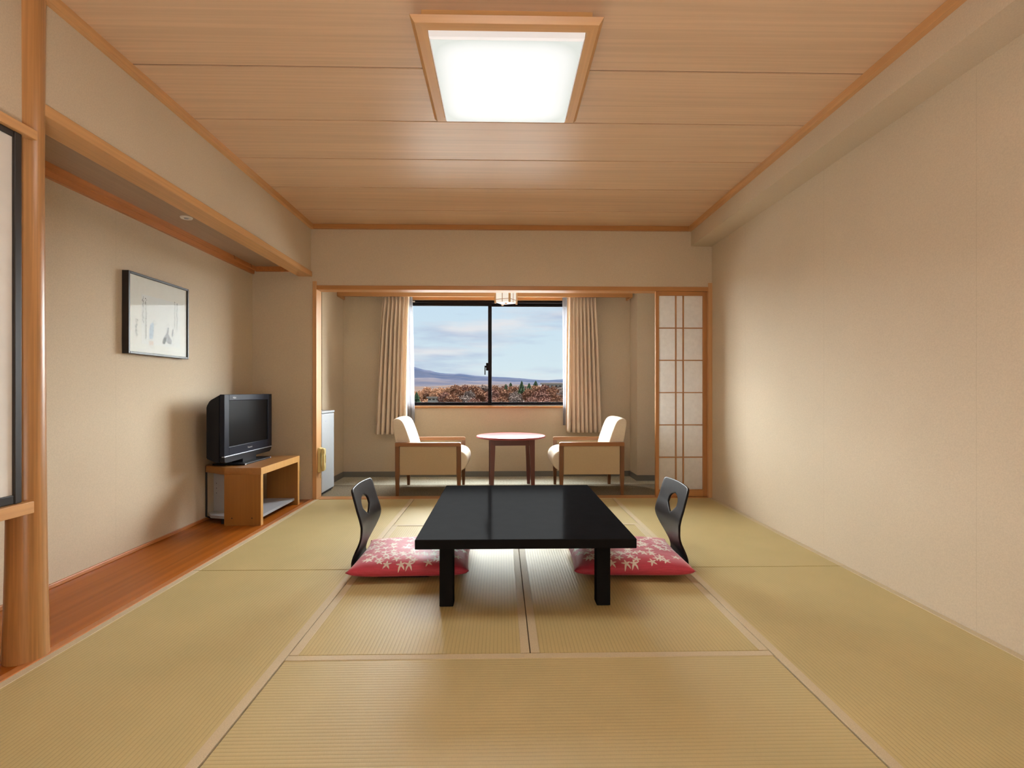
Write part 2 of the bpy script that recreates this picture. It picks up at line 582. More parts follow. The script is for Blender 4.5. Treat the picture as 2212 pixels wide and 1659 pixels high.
def zabuton_mat(name, seed):
    m, nt, p = base_mat(name)
    tc = nt.nodes.new('ShaderNodeTexCoord')
    sp = nt.nodes.new('ShaderNodeSeparateXYZ')
    nt.links.new(tc.outputs['Object'], sp.inputs[0])
    cb = nt.nodes.new('ShaderNodeCombineXYZ')
    nt.links.new(sp.outputs[0], cb.inputs[0])
    nt.links.new(sp.outputs[1], cb.inputs[1])
    cb.inputs[2].default_value = seed
    S = 17.0
    masks = []
    for k, off in enumerate((0.0, 0.37)):
        ad = nt.nodes.new('ShaderNodeVectorMath')
        ad.operation = 'ADD'
        ad.inputs[1].default_value = (off, off * 1.7, 0)
        nt.links.new(cb.outputs[0], ad.inputs[0])
        vo = nt.nodes.new('ShaderNodeTexVoronoi')
        vo.voronoi_dimensions = '2D'
        vo.inputs['Scale'].default_value = S
        vo.inputs['Randomness'].default_value = 0.75
        nt.links.new(ad.outputs[0], vo.inputs['Vector'])
        sub = nt.nodes.new('ShaderNodeVectorMath')
        sub.operation = 'SUBTRACT'
        nt.links.new(ad.outputs[0], sub.inputs[0])
        nt.links.new(vo.outputs['Position'], sub.inputs[1])
        s2 = nt.nodes.new('ShaderNodeSeparateXYZ')
        nt.links.new(sub.outputs[0], s2.inputs[0])
        cs = nt.nodes.new('ShaderNodeSeparateColor')
        nt.links.new(vo.outputs['Color'], cs.inputs[0])
        ang = math_n(nt, 'ADD', math_n(nt, 'ARCTAN2', s2.outputs[1], s2.outputs[0]), math_n(nt, 'MULTIPLY', cs.outputs[0], 6.28))
        rad = math_n(nt, 'MULTIPLY', vo.outputs['Distance'], 1.0 / 1.0)
        # five pointed leaf: triangle wave over the angle
        tri = math_n(nt, 'PINGPONG', math_n(nt, 'MULTIPLY', ang, 5 / PI), 1.0)
        lim = math_n(nt, 'ADD', 0.15, math_n(nt, 'MULTIPLY', math_n(nt, 'POWER', tri, 1.5), 0.33))
        star = math_n(nt, 'LESS_THAN', rad, lim)
        keep = math_n(nt, 'GREATER_THAN', cs.outputs[1], 0.30)
        # whole leaves only: the print stops where a leaf's centre leaves the field
        pc = nt.nodes.new('ShaderNodeSeparateXYZ')
        nt.links.new(vo.outputs['Position'], pc.inputs[0])
        ex = math_n(nt, 'POWER', math_n(nt, 'ABSOLUTE', math_n(nt, 'DIVIDE', math_n(nt, 'SUBTRACT', pc.outputs[0], off), 0.285)), 3)
        ey = math_n(nt, 'POWER', math_n(nt, 'ABSOLUTE', math_n(nt, 'DIVIDE', math_n(nt, 'SUBTRACT', pc.outputs[1], off * 1.7), 0.246)), 3)
        inside = math_n(nt, 'LESS_THAN', math_n(nt, 'ADD', ex, ey), 1.0)
        masks.append(math_n(nt, 'MULTIPLY', math_n(nt, 'MULTIPLY', star, keep), inside))
    star = math_n(nt, 'MAXIMUM', masks[0], masks[1])
    top = math_n(nt, 'GREATER_THAN', sp.outputs[2], 0.045)
    mask = math_n(nt, 'MULTIPLY', star, top)
    slub = noise_node(nt, 1.0, (12, 420, 200), 3, 0.6)
    slub2 = noise_node(nt, 1.0, (420, 12, 200), 3, 0.6)
    red = mix_col(nt, ramp(nt, slub, 0.3, 0.7), (0.36, 0.012, 0.035), (0.52, 0.035, 0.075))
    red = mix_col(nt, ramp(nt, slub2, 0.62, 0.70), red, (0.30, 0.012, 0.03))
    nt.links.new(mix_col(nt, mask, red, (0.66, 0.55, 0.46)), p.inputs['Base Color'])
    p.inputs['Roughness'].default_value = 0.55
    p.inputs['Sheen Weight'].default_value = 0.3
    bump(nt, p, slub, 0.25, 0.001)
    return m


# ================================================================== the room
YW, YF = 4.68, 5.885          # opening wall, window wall
XL, XR, XREC = -1.715, 1.968, -2.285
ZC = 2.528
YB = -1.60                     # rear wall behind the camera


def struct(o, label=None):
    o['kind'] = 'structure'
    if label:
        o['label'] = label
    return o


# floor slab and tatami
struct(box('floor', -3.0, 2.1, YB, 6.2, -0.12, -0.056, M_groove), 'bare floor slab under the straw mats and carpet')

BODY = 0.05
HERI = 0.034


def tatami_mat(x0, x1, y0, y1, along, label):
    t = thing('tatami_mat', label, 'tatami mat', ((x0 + x1) / 2, (y0 + y1) / 2, -0.055), 'straw mats covering the floor')
    g = 0.0022
    x0, x1, y0, y1 = x0 + g, x1 - g, y0 + g, y1 - g
    box('woven_surface', x0, x1, y0, y1, -0.055, 0.0, M_tat_x if along == 'x' else M_tat_y, t, bev=0.003, seg=1)
    if along == 'x':
        strips = ((x0, x1, y0, y0 + HERI), (x0, x1, y1 - HERI, y1))
    else:
        strips = ((x0, x0 + HERI, y0, y1), (x1 - HERI, x1, y0, y1))
    for a, b, c, d in strips:
        box('border_cloth', a - 0.0004, b + 0.0004, c - 0.0004, d + 0.0004, -0.02, 0.0016, M_heri, t, bev=0.0012, seg=1)
    return t


SL, SM, SR = -0.804, 0.11, 1.03
tatami_mat(XL, SL, 2.84, YW, 'y', 'straw mat beside the wooden alcove floor, far one near the television stand')
tatami_mat(XL, SL, 1.0, 2.84, 'y', 'straw mat beside the wooden alcove floor, near one by the log post')
tatami_mat(SL, SR, 3.745, YW, 'x', 'pale bright straw mat laid crosswise along the veranda threshold')
tatami_mat(SL, SM, 1.92, 3.745, 'y', 'straw mat under the left half of the black table')
tatami_mat(SM, SR, 1.92, 3.745, 'y', 'straw mat under the right half of the black table')
tatami_mat(SL, SR, 1.0, 1.92, 'x', 'straw mat laid crosswise in the foreground before the table legs')
tatami_mat(SR, XR, 2.84, YW, 'y', 'straw mat along the plain right wall, far one by the paper screen')
tatami_mat(SR, XR, 1.0, 2.84, 'y', 'straw mat along the plain right wall, near one in the foreground')
# entrance part of the room behind the camera
struct(box('floor_entrance', -2.28, XR, YB, 1.0, -0.056, -0.002, M_board), 'boarded entrance floor behind the straw mats')

# alcove floor board with its edge strip
struct(box('floor_alcove', XREC, -1.752, YB + 0.1, YW, -0.056, 0.0, M_board), 'glossy reddish wooden board floor of the alcove')
struct(box('trim_1', -1.752, XL, 1.0, YW, -0.056, 0.003, M_rail, bev=0.003), 'wooden edge strip between alcove floor and straw mats')
struct(box('baseboard_left', XREC, XREC + 0.014, 1.9, YW, 0.0, 0.022, M_rail, bev=0.003), 'thin reddish wood strip along the foot of the alcove wall')

# walls
struct(box('wall_left', XREC - 0.1, XREC, YB, YW, -0.05, 2.6, M_wall), 'beige papered back wall of the alcove')
struct(box('wall_right', XR, XR + 0.1, YB, YW + 0.12, -0.05, 2.6, M_wall), 'long plain beige papered wall on the right')
struct(box('wall_rear', -2.4, XR + 0.1, YB - 0.1, YB, -0.05, 2.6, M_wall0), 'beige wall behind the camera')
wb = thing('wall_back', 'beige wall with the wide opening to the veranda', None, (0, YW, 0), kind='structure')
box('wall_panel', -2.40, -1.70, YW, YW + 0.115, -0.05, 2.6, M_wall0, wb)
box('wall_panel', -1.70, XR, YW, YW + 0.115, 1.955, 2.6, M_wall0, wb)
# wall above the alcove
struct(box('wall_upper_left', -1.90, -1.752, 1.95, YW, 2.09, ZC + 0.05, M_wall0), 'beige wall strip above the alcove lintel')
struct(box('wall_upper_left_near', -1.90, -1.752, YB, 1.91, 1.94, ZC + 0.05, M_wall0), 'beige wall strip above the white sliding panel')
# boxed beam along the right wall
struct(box('wall_beam', 1.772, XR, YB, YW, 2.348, ZC + 0.05, M_wall0), 'papered boxed beam under the ceiling along the right wall')
# alcove ceiling, partition
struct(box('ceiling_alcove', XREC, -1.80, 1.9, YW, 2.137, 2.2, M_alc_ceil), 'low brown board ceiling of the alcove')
struct(box('wall_partition', XREC, -1.86, 1.80, 1.86, 0, 2.2, M_wall0), 'short partition behind the log post')
# lintel and alcove rails
struct(box('trim_2', -1.868, -1.740, 1.95, YW, 2.050, 2.096, M_trim_y, bev=0.002), 'pale wooden lintel beam over the alcove opening')
struct(prism('trim_3', [(XREC, 2.137), (XREC, 2.068), (XREC + 0.022, 2.068), (XREC + 0.026, 2.10), (XREC + 0.034, 2.104), (XREC + 0.034, 2.137)], 'y', 1.9, YW - 0.008, M_rail), 'reddish picture rail at the top of the alcove wall')
struct(box('trim_4', XREC + 0.036, -1.868, YW - 0.018, YW, 2.092, 2.137, M_rail), 'reddish rail at the top of the alcove end wall')

# ceiling of boards
ce = thing('ceiling', 'ceiling of wide wood-grain boards with dark grooves', None, (0, 2, ZC), kind='structure')
box('backing', -1.80, 1.80, YB, YW, ZC + 0.006, ZC + 0.08, M_groove, ce)
edges = [2.402 + 0.4725 * k for k in range(-9, 6)]
ys = [YB] + [e for e in edges if YB + 0.1 < e < YW - 0.05] + [YW]
for a, b in zip(ys, ys[1:]):
    box('ceiling_board', -1.80, 1.80, a + 0.0052, b - 0.0052, ZC, ZC + 0.007, M_ceil, ce, bev=0.0012, seg=1)
# cornices
struct(box('trim_5', -1.756, -1.722, YB, YW, ZC - 0.042, ZC, M_trim_y, bev=0.002), 'wooden cornice along the left edge of the ceiling')
struct(box('trim_6', 1.742, 1.776, YB, YW, ZC - 0.042, ZC, M_trim_y, bev=0.002), 'wooden cornice along the beam on the right')
struct(box('trim_7', -1.722, 1.742, YW - 0.03, YW, ZC - 0.042, ZC, M_trim_x, bev=0.002), 'wooden cornice over the veranda opening wall')

# opening frame
struct(box('trim_8', -1.733, -1.697, YW - 0.012, YW + 0.115, 0, 2.006, M_jamb, bev=0.002), 'wooden jamb post at the left of the veranda opening')
struct(box('trim_9', 1.932, 1.972, YW - 0.012, YW + 0.115, 0, 2.006, M_jamb, bev=0.002), 'wooden jamb post at the right of the veranda opening')
struct(box('trim_10', -1.697, 1.932, YW - 0.008, YW + 0.115, 1.930, 1.969, M_trim_x, bev=0.002), 'wooden grooved head rail over the veranda opening')
struct(box('trim_11', -1.697, 1.932, YW, YW + 0.118, -0.056, 0.003, M_trim_x, bev=0.003), 'wooden threshold strip between mats and veranda carpet')

# near left: rails of the cupboard beside the post
struct(box('trim_12', -1.80, -1.717, YB, 1.906, 1.926, 1.961, M_trim_y, bev=0.002), 'pale rail above the white sliding panel, ending on the log post')
struct(box('trim_13', XREC, -1.717, YB, 1.892, 0.551, 0.594, M_trim_y, bev=0.002), 'pale sill board under the white sliding panel, ending on the log post')


def fusuma():
    t = thing('sliding_panel', 'white paper sliding panel in a black frame left of the log post', 'sliding panel', (-1.745, 1.4, 0.594))
    y0, y1, z0, z1 = 0.92, 1.862, 0.596, 1.926
    box('paper_face', -1.752, -1.742, y0 + 0.02, y1 - 0.02, z0 + 0.02, z1 - 0.02, M_fusuma, t)
    box('frame_stile', -1.758, -1.733, y1 - 0.028, y1, z0, z1, M_blackwood, t, bev=0.003)
    box('frame_stile', -1.758, -1.733, y0, y0 + 0.028, z0, z1, M_blackwood, t, bev=0.003)
    box('frame_rail', -1.758, -1.735, y0 + 0.028, y1 - 0.028, z0, z0 + 0.032, M_blackwood, t, bev=0.003)
    box('frame_rail', -1.758, -1.735, y0 + 0.028, y1 - 0.028, z1 - 0.022, z1, M_blackwood, t, bev=0.003)


struct(box('wall_shade_board', XREC, -1.845, YB, 1.86, 0.0, 0.551, M_log), 'board added below the sill for the dark shaded edge left of the log post')  # board put in to give the dark shading beside the post
fusuma()


def smoothed(tab, z):
    """Catmull-Rom through a table of (z, value)."""
    n = len(tab)
    for i in range(n - 1):
        if z <= tab[i + 1][0] or i == n - 2:
            a, b = tab[i], tab[i + 1]
            p0 = tab[max(i - 1, 0)]
            p3 = tab[min(i + 2, n - 1)]
            t = (z - a[0]) / (b[0] - a[0])
            m1 = (b[1] - p0[1]) / max(b[0] - p0[0], 1e-6) * (b[0] - a[0])
            m2 = (p3[1] - a[1]) / max(p3[0] - a[0], 1e-6) * (b[0] - a[0])
            t2, t3 = t * t, t * t * t
            return (2 * t3 - 3 * t2 + 1) * a[1] + (t3 - 2 * t2 + t) * m1 + (-2 * t3 + 3 * t2) * b[1] + (t3 - t2) * m2


def log_post():
    rows = []
    for i in range(41):
        z = ZC * i / 40
        r = smoothed([(0.0, 0.0665), (0.12, 0.0640), (0.4, 0.0590), (0.9, 0.0555), (1.6, 0.0555), (2.53, 0.0590)], z)
        cx = -1.783 + 0.002 * math.sin(z * 2.3)
        cy = 1.930 + 0.002 * math.sin(z * 1.7 + 1)
        row = []
        for k in range(40):
            a = 2 * PI * k / 40
            rr = r * (1 + 0.02 * noise.noise(Vector((math.cos(a) * 1.2, math.sin(a) * 1.2, z * 1.4))))
            # flat hewn face near the foot
            row.append((cx + rr * math.cos(a), cy + rr * math.sin(a), z))
        rows.append(row)
    o = grid_obj('log_post', rows, M_log, closed_u=True)
    tag(o, 'smooth round log post standing at the near end of the alcove', 'post')


log_post()

# ------------------------------------------------------------------ veranda shell
XVL, XVR = -1.832, 1.508
struct(box('floor_veranda', -2.4, 2.1, YW + 0.118, 5.385, -0.056, 0.0, M_carpet_d), 'veranda carpet nearer the room, in the darker tone')
struct(box('floor_veranda_paler', -2.4, 2.1, 5.385, YF + 0.05, -0.056, 0.0, M_carpet_l), 'veranda carpet under the window, in the paler tone')  # carpet turns paler from this straight line to the window wall
struct(box('ceiling_veranda', -2.4, 2.1, YW + 0.115, YF, 2.165, 2.25, M_white_plaster), 'low white ceiling of the veranda')
wf = thing('wall_window', 'beige veranda wall around the window', None, (0, YF, 0), kind='structure')
WX0, WX1, WZ0, WZ1 = -1.17, 0.90, 0.823, 2.054
box('wall_panel', -2.4, WX0, YF, YF + 0.14, -0.05, 2.25, M_wall0, wf)
box('wall_panel', WX1, 2.1, YF, YF + 0.14, -0.05, 2.25, M_wall0, wf)
box('wall_panel', WX0, WX1, YF, YF + 0.14, -0.05, WZ0, M_wall0, wf)
box('wall_panel', WX0, WX1, YF, YF + 0.14, WZ1, 2.25, M_wall0, wf)
struct(box('wall_veranda_left', -2.4, XVL, 5.20, YF, -0.05, 2.25, M_wall0), 'beige side wall at the left of the veranda')
struct(box('wall_veranda_niche', -2.5, -2.30, YW + 0.115, 5.20, -0.05, 2.25, M_wall0), 'beige back of the refrigerator niche')
struct(box('wall_pillar', XVR, 2.1, 5.575, YF, -0.05, 2.25, M_wall0), 'beige papered pillar at the right of the veranda')
struct(box('wall_veranda_right', 2.05, 2.15, YW + 0.1, 5.6, -0.05, 2.25, M_wall0), 'beige side wall at the right of the veranda')
struct(box('baseboard_window', XVL, XVR, YF - 0.008, YF, 0, 0.062, M_vinyl), 'grey vinyl skirting under the veranda window')
struct(box('baseboard_left_veranda', XVL, XVL + 0.008, 5.20, YF - 0.008, 0, 0.062, M_vinyl), 'grey vinyl skirting on the left veranda wall')
struct(box('baseboard_pillar', XVR - 0.008, XVR, 5.567, YF - 0.008, 0, 0.062, M_vinyl), 'grey vinyl skirting on the side of the pillar')
struct(box('baseboard_pillar_front', XVR, 2.05, 5.567, 5.575, 0, 0.062, M_vinyl), 'grey vinyl skirting on the front of the pillar')
# curtain pelmet
pel = thing('trim_14', 'wooden curtain pelmet above the window', None, (0, 5.75, 2.05), kind='structure')
box('pelmet_front', -1.83, 1.478, 5.655, 5.675, 2.052, 2.165, M_trim_x, pel, bev=0.002)
box('pelmet_end', -1.83, -1.812, 5.675, YF, 2.052, 2.165, M_trim_x, pel)
box('pelmet_end', 1.460, 1.478, 5.675, YF, 2.052, 2.165, M_trim_x, pel)
struct(box('trim_15', WX0 - 0.03, WX1 + 0.03, YF - 0.012, YF, WZ1, 2.115, M_trim_x), 'wooden head casing of the window')
struct(box('trim_16', WX0 - 0.03, WX1 + 0.03, YF - 0.022, YF + 0.02, 0.796, WZ0 + 0.002, M_trim_x, bev=0.003), 'wooden sill strip below the window')


def window():
    t = thing('window_1', 'sliding window with dark bronze frames and two panes over the autumn view', None, ((WX0 + WX1) / 2, YF, WZ0), kind='structure')
    y0, y1 = YF + 0.005, YF + 0.09
    box('frame_head', WX0, WX1, y0, y1, WZ1 - 0.028, WZ1, M_alu, t, bev=0.002)
    box('frame_sill', WX0, WX1, y0, y1, WZ0, WZ0 + 0.018, M_alu, t, bev=0.002)
    box('frame_jamb', WX0, WX0 + 0.025, y0, y1, WZ0, WZ1, M_alu, t)
    box('frame_jamb', WX1 - 0.025, WX1, y0, y1, WZ0, WZ1, M_alu, t)
    xm = -0.134
    for k, (a, b, yy) in enumerate(((WX0 + 0.02, xm + 0.021, YF + 0.022), (xm - 0.021, WX1 - 0.02, YF + 0.055))):
        s = box('sash', a, a + 0.042, yy, yy + 0.028, WZ0 + 0.018, WZ1 - 0.028, M_alu, t, bev=0.002)
        box('sash_stile', b - 0.042, b, yy, yy + 0.028, WZ0 + 0.018, WZ1 - 0.028, M_alu, s, bev=0.002)
        box('sash_rail', a + 0.042, b - 0.042, yy, yy + 0.028, WZ0 + 0.018, WZ0 + 0.042, M_alu, s, bev=0.002)
        box('sash_rail', a + 0.042, b - 0.042, yy, yy + 0.028, WZ1 - 0.062, WZ1 - 0.028, M_alu, s, bev=0.002)
        box('pane', a + 0.038, b - 0.038, yy + 0.012, yy + 0.015, WZ0 + 0.04, WZ1 - 0.06, M_glass, t)
    # crescent latch with hanging lever
    la = box('latch', xm - 0.045, xm - 0.018, YF + 0.0, YF + 0.022, 1.235, 1.325, M_alu, t, bev=0.006)
    box('latch_lever', xm - 0.062, xm - 0.050, YF - 0.008, YF + 0.004, 1.185, 1.29, M_alu, la, bev=0.003)
    box('latch_arm', xm - 0.062, xm - 0.03, YF - 0.006, YF + 0.006, 1.27, 1.292, M_alu, la, bev=0.003)
    st = box('sticker', -1.05, -1.005, y0 - 0.001, y0, 2.002 + 0.027, 2.002 + 0.042, M_sensor, t)
    st['label'] = 'small pale sticker on the window head'


window()

struct(box('bounce_ledge', -6, 6, YF + 0.16, 10.0, 0.2, 0.42, plain('bounce_ledge_pale', (0.72, 0.70, 0.66), 0.9, vary=0.05, scale=4)), 'unseen pale ledge added below the window outside to bounce daylight in')  # pale ledge added out of view, bounces daylight up to the ceiling

# ------------------------------------------------------------------ curtains


def curtain(name, label, xt0, xt1, xb0, xb1, y, zt, zb, n, mat, seed, amp=0.040, group=None, gap=None):
    rnd = random.Random(seed)
    ph = [rnd.uniform(-0.5, 0.5) for _ in range(n + 1)]
    am = [rnd.uniform(0.75, 1.2) for _ in range(n + 1)]
    cols, rws = n * 12, 34
    rows = []
    for i in range(rws + 1):
        v = i / rws
        z = zt + (zb - zt) * v
        row = []
        for j in range(cols + 1):
            u = j / cols
            k = min(int(u * n), n - 1)
            # fold spacing drifts a little down the length
            uu = u + 0.012 * math.sin(u * 9 + seed) * v
            e = v ** 0.8
            x = (xt0 + (xt1 - xt0) * uu) * (1 - e) + (xb0 + (xb1 - xb0) * uu) * e
            s = math.sin(2 * PI * (u * n) + ph[k] * 0.0)
            wob = (am[k] * (1 - (u * n - k)) + am[k + 1] * (u * n - k))
            body = math.copysign(abs(s) ** 0.8, s) * amp * wob * min(1, 0.35 + v * 3.2)
            # tight gathers in the heading
            head = math.sin(2 * PI * u * n * 2 + 0.7) * amp * 0.5 * max(0, 1 - v * 9)
            sway = 0.012 * math.sin(v * 3 + u * 6 + seed)
            x += 0.25 * amp * math.cos(2 * PI * u * n) * v * 0.6
            row.append((x, y + body + head + sway * v, z))
        rows.append(row)
    o = grid_obj(name, rows, mat)
    m = o.modifiers.new('cloth', 'SOLIDIFY')
    m.thickness = 0.003
    tag(o, label, 'curtain', group)
    return o


curtain('curtain', 'cream pleated curtain gathered at the left of the window', -1.335, -1.045, -1.43, -1.075, 5.744, 2.12, 0.508, 7, M_curtain, 3, group='cream curtains at the window')
curtain('curtain', 'cream pleated curtain gathered at the right of the window', 0.752, 1.072, 0.735, 1.138, 5.744, 2.12, 0.525, 8, M_curtain, 5, group='cream curtains at the window')
curtain('lace_curtain', 'white sheer curtain strip showing beside the left cream curtain', -1.28, -1.030, -1.30, -0.998, 5.848, 2.12, 0.60, 6, M_sheer, 8, amp=0.013, group='sheer curtains at the window')
curtain('lace_curtain', 'white sheer curtain strip showing beside the right cream curtain', 0.708, 0.98, 0.712, 1.0, 5.848, 2.12, 0.60, 6, M_sheer, 9, amp=0.013, group='sheer curtains at the window')

# ------------------------------------------------------------------ shoji


def shoji():
    t = thing('paper_screen', 'wooden lattice paper screen slid open against the right wall', 'paper screen', (1.69, YW + 0.05, 0.003))
    x0, x1, z0, z1 = 1.446, 1.934, 0.006, 1.932
    ya, yb = YW + 0.020, YW + 0.050
    sl, sr, rt, rb = 0.032, 0.040, 0.040, 0.066
    box('stile', x0, x0 + sl, ya, yb, z0, z1, M_trim_z, t, bev=0.002)
    box('stile', x1 - sr, x1, ya, yb, z0, z1, M_trim_z, t, bev=0.002)
    box('rail', x0 + sl, x1 - sr, ya, yb, z1 - rt, z1, M_trim_x, t, bev=0.002)
    box('rail', x0 + sl, x1 - sr, ya, yb, z0, z0 + rb, M_trim_x, t, bev=0.002)
    xs = [x0 + sl, 1.639, 1.709, x1 - sr]
    k = (z1 - rt - z0 - rb) / 6
    zs = [z0 + rb + k * i for i in range(7)]
    for x in xs[1:3]:
        box('lattice_bar', x - 0.005, x + 0.005, ya + 0.002, ya + 0.016, zs[0], zs[-1], M_trim_z, t)
    for z in zs[1:-1]:
        box('lattice_bar', xs[0], xs[-1], ya + 0.0045, ya + 0.0165, z - 0.0045, z + 0.0045, M_trim_x, t)
    for i in range(3):
        for j in range(6):
            box('paper_pane', xs[i] - 0.002, xs[i + 1] + 0.002, ya + 0.017, ya + 0.0185, zs[j] - 0.002, zs[j + 1] + 0.002, M_shoji, t)


shoji()

# ------------------------------------------------------------------ lamps


def ceiling_lamp():
    cx, cy = 0.023, 2.375
    t = thing('ceiling_lamp', 'square ceiling lamp with white diffuser in a wooden frame', 'ceiling lamp', (cx, cy, ZC))
    h0, h1, hi = 0.385, 0.368, 0.326
    zt, zb = 2.480, 2.459

    def bar(rot):
        prof = [(h0, zt), (h1, zb), (hi, zb), (hi, zt)]
        bm = bmesh.new()
        A, B = [], []
        for r, z in prof:
            for lst, sgn in ((A, -1), (B, 1)):
                x, y = sgn * r, -r
                c, s = math.cos(rot), math.sin(rot)
                lst.append(bm.verts.new((cx + c * x - s * y, cy + s * x + c * y, z)))
        bm.faces.new(A)
        bm.faces.new(B[::-1])
        for i in range(4):
            bm.faces.new((A[i], A[(i + 1) % 4], B[(i + 1) % 4], B[i]))
        return bm_obj('frame_bar', bm, M_lampwood_x if abs(math.cos(rot)) > 0.5 else M_lampwood_y, t)
    for k in range(4):
        bar(k * PI / 2)
    # shallow housing between frame and ceiling
    prism('housing', [(cx - 0.345, cy - 0.345), (cx + 0.345, cy - 0.345), (cx + 0.345, cy + 0.345), (cx - 0.345, cy + 0.345)], 'z', zt - 0.004, ZC, M_lampwood_x, t)
    # diffuser: shallow tray hanging a little below the frame
    bm = bmesh.new()

    def sq(h, z):
        return [bm.verts.new((cx + a * h, cy + b * h, z)) for a, b in ((-1, -1), (1, -1), (1, 1), (-1, 1))]
    a, b, c = sq(0.3235, 2.489), sq(0.318, 2.440), sq(0.312, 2.432)
    for p, q in ((a, b), (b, c)):
        for i in range(4):
            bm.faces.new((p[i], p[(i + 1) % 4], q[(i + 1) % 4], q[i]))
    bm.faces.new(a)
    d = bm_obj('diffuser_rim', bm, M_diffside, t)
    prism('diffuser_face', [(cx - 0.312, cy - 0.312), (cx + 0.312, cy - 0.312), (cx + 0.312, cy + 0.312), (cx - 0.312, cy + 0.312)], 'z', 2.4305, 2.434, M_diff, d)
    ld = bpy.data.lights.new('lamp_tubes', 'AREA')
    ld.shape = 'SQUARE'
    ld.size = 0.6
    ld.energy = LAMP_WATTS
    ld.color = (1.0, 0.99, 0.97)
    lo = bpy.data.objects.new('lamp_tubes', ld)
    lo.location = (cx, cy, 2.428)
    COL.objects.link(lo)


ceiling_lamp()


def fill_lamp():
    """Added fill lamp, unseen behind the camera, built like a paper lantern."""
    cx, cy, h = 0.05, -0.62, 0.22
    t = thing('added_fill_lantern', 'fill lamp added unseen behind the camera, shaped as a low square paper lantern', 'lantern', (cx, cy, 0))
    box('base', cx - 0.25, cx + 0.25, cy - 0.25, cy + 0.25, 0, 0.05, M_blackwood, t, bev=0.004)
    for a in (-1, 1):
        for b in (-1, 1):
            box('corner_post', cx + a * h - 0.014, cx + a * h + 0.014, cy + b * h - 0.014, cy + b * h + 0.014, 0.05, 0.53, M_blackwood, t)
    for a in (-1, 1):
        box('paper_side', cx - h, cx + h, cy + a * h - 0.002, cy + a * h + 0.002, 0.07, 0.50, M_fill, t)
        box('paper_side', cx + a * h - 0.002, cx + a * h + 0.002, cy - h, cy + h, 0.07, 0.50, M_fill, t)
    box('paper_top', cx - h, cx + h, cy - h, cy + h, 0.50, 0.504, M_fill_top, t)


fill_lamp()


def lantern():
    cx, cy = 0.047, 5.20
    t = thing('paper_lantern', 'small lit cube lantern of white paper on the veranda ceiling', 'lantern', (cx, cy, 2.165))
    s, z0, z1 = 0.081, 1.905, 2.09
    rot = math.radians(-27)
    c, sn = math.cos(rot), math.sin(rot)

    def T(o):
        for v in o.data.vertices:
            x, y = v.co.x, v.co.y
            v.co.x, v.co.y = cx + c * x - sn * y, cy + sn * x + c * y
        return o
    for a in (-1, 1):
        for b in (-1, 1):
            T(box('corner_post', a * s - 0.009, a * s + 0.009, b * s - 0.009, b * s + 0.009, z0 - 0.01, z1 + 0.01, M_jamb, t, bev=0.002))
    for k in range(4):
        cr, sr = math.cos(k * PI / 2), math.sin(k * PI / 2)
        for nm, bx, mt in (('paper_side', (-s + 0.006, s - 0.006, -s - 0.001, -s + 0.001, z0, z1), M_lantern),
                           ('lattice_bar', (-0.003, 0.003, -s - 0.004, -s - 0.001, z0, z1), M_trim_z),
                           ('lattice_bar', (-s + 0.008, s - 0.008, -s - 0.004, -s - 0.001, z0 + 0.026, z0 + 0.031), M_trim_x),
                           ('lattice_bar', (-s + 0.008, s - 0.008, -s - 0.004, -s - 0.001, z1 - 0.045, z1 - 0.040), M_trim_x)):
            o = box(nm, *bx, mt, t)
            for v in o.data.vertices:
                x, y = v.co.x, v.co.y
                v.co.x, v.co.y = cr * x - sr * y, sr * x + cr * y
            T(o)
    T(box('paper_base', -s + 0.006, s - 0.006, -s + 0.006, s - 0.006, z0 - 0.002, z0 + 0.002, M_lantern, t))
    T(box('ceiling_plate', -0.07, 0.07, -0.07, 0.07, z1, 2.165, M_jamb, t, bev=0.003))
    lathe('knob', [(0, z0 - 0.014), (0.012, z0 - 0.012), (0.012, z0 - 0.002), (0, z0 - 0.001)], cx, cy, M_jamb, t, n=16)


lantern()

# ------------------------------------------------------------------ low table


def low_table():
    x0, x1, y0, y1 = -0.383, 0.604, 2.238, 3.525
    zt, th = 0.340, 0.043
    t = thing('low_table', 'low black lacquered table in the middle of the straw mats', 'low table', ((x0 + x1) / 2, (y0 + y1) / 2, 0))
    box('tabletop', x0, x1, y0, y1, zt - th, zt, M_lacquer, t, bev=0.003)
    ov, lw = 0.097, 0.064
    for a in (0, 1):
        for b in (0, 1):
            lx = x0 + ov if a == 0 else x1 - ov - lw
            ly = y0 + ov if b == 0 else y1 - ov - lw
            box('leg', lx, lx + lw, ly, ly + lw, 0.0018, zt - th, M_lacquer, t, bev=0.004)
    # aprons with shouldered ends
    lx0, lx1 = x0 + ov + lw, x1 - ov - lw
    for ly in (y0 + ov + 0.012, y1 - ov - lw + 0.012):
        prism('apron', [(lx0, zt - th), (lx1, zt - th), (lx1, zt - th - 0.030), (lx1 - 0.10, zt - th - 0.030), (lx1 - 0.13, zt - th - 0.016),
                        (lx0 + 0.13, zt - th - 0.016), (lx0 + 0.10, zt - th - 0.030), (lx0, zt - th - 0.030)], 'y', ly, ly + 0.022, M_lacquer, t)
    ly0, ly1 = y0 + ov + lw, y1 - ov - lw
    for lx in (x0 + ov + 0.02, x1 - ov - lw + 0.02):
        box('apron', lx, lx + 0.022, ly0, ly1, zt - th - 0.03, zt - th, M_lacquer, t)


low_table()

# ------------------------------------------------------------------ floor cushions and legless chairs
TC = 0.108


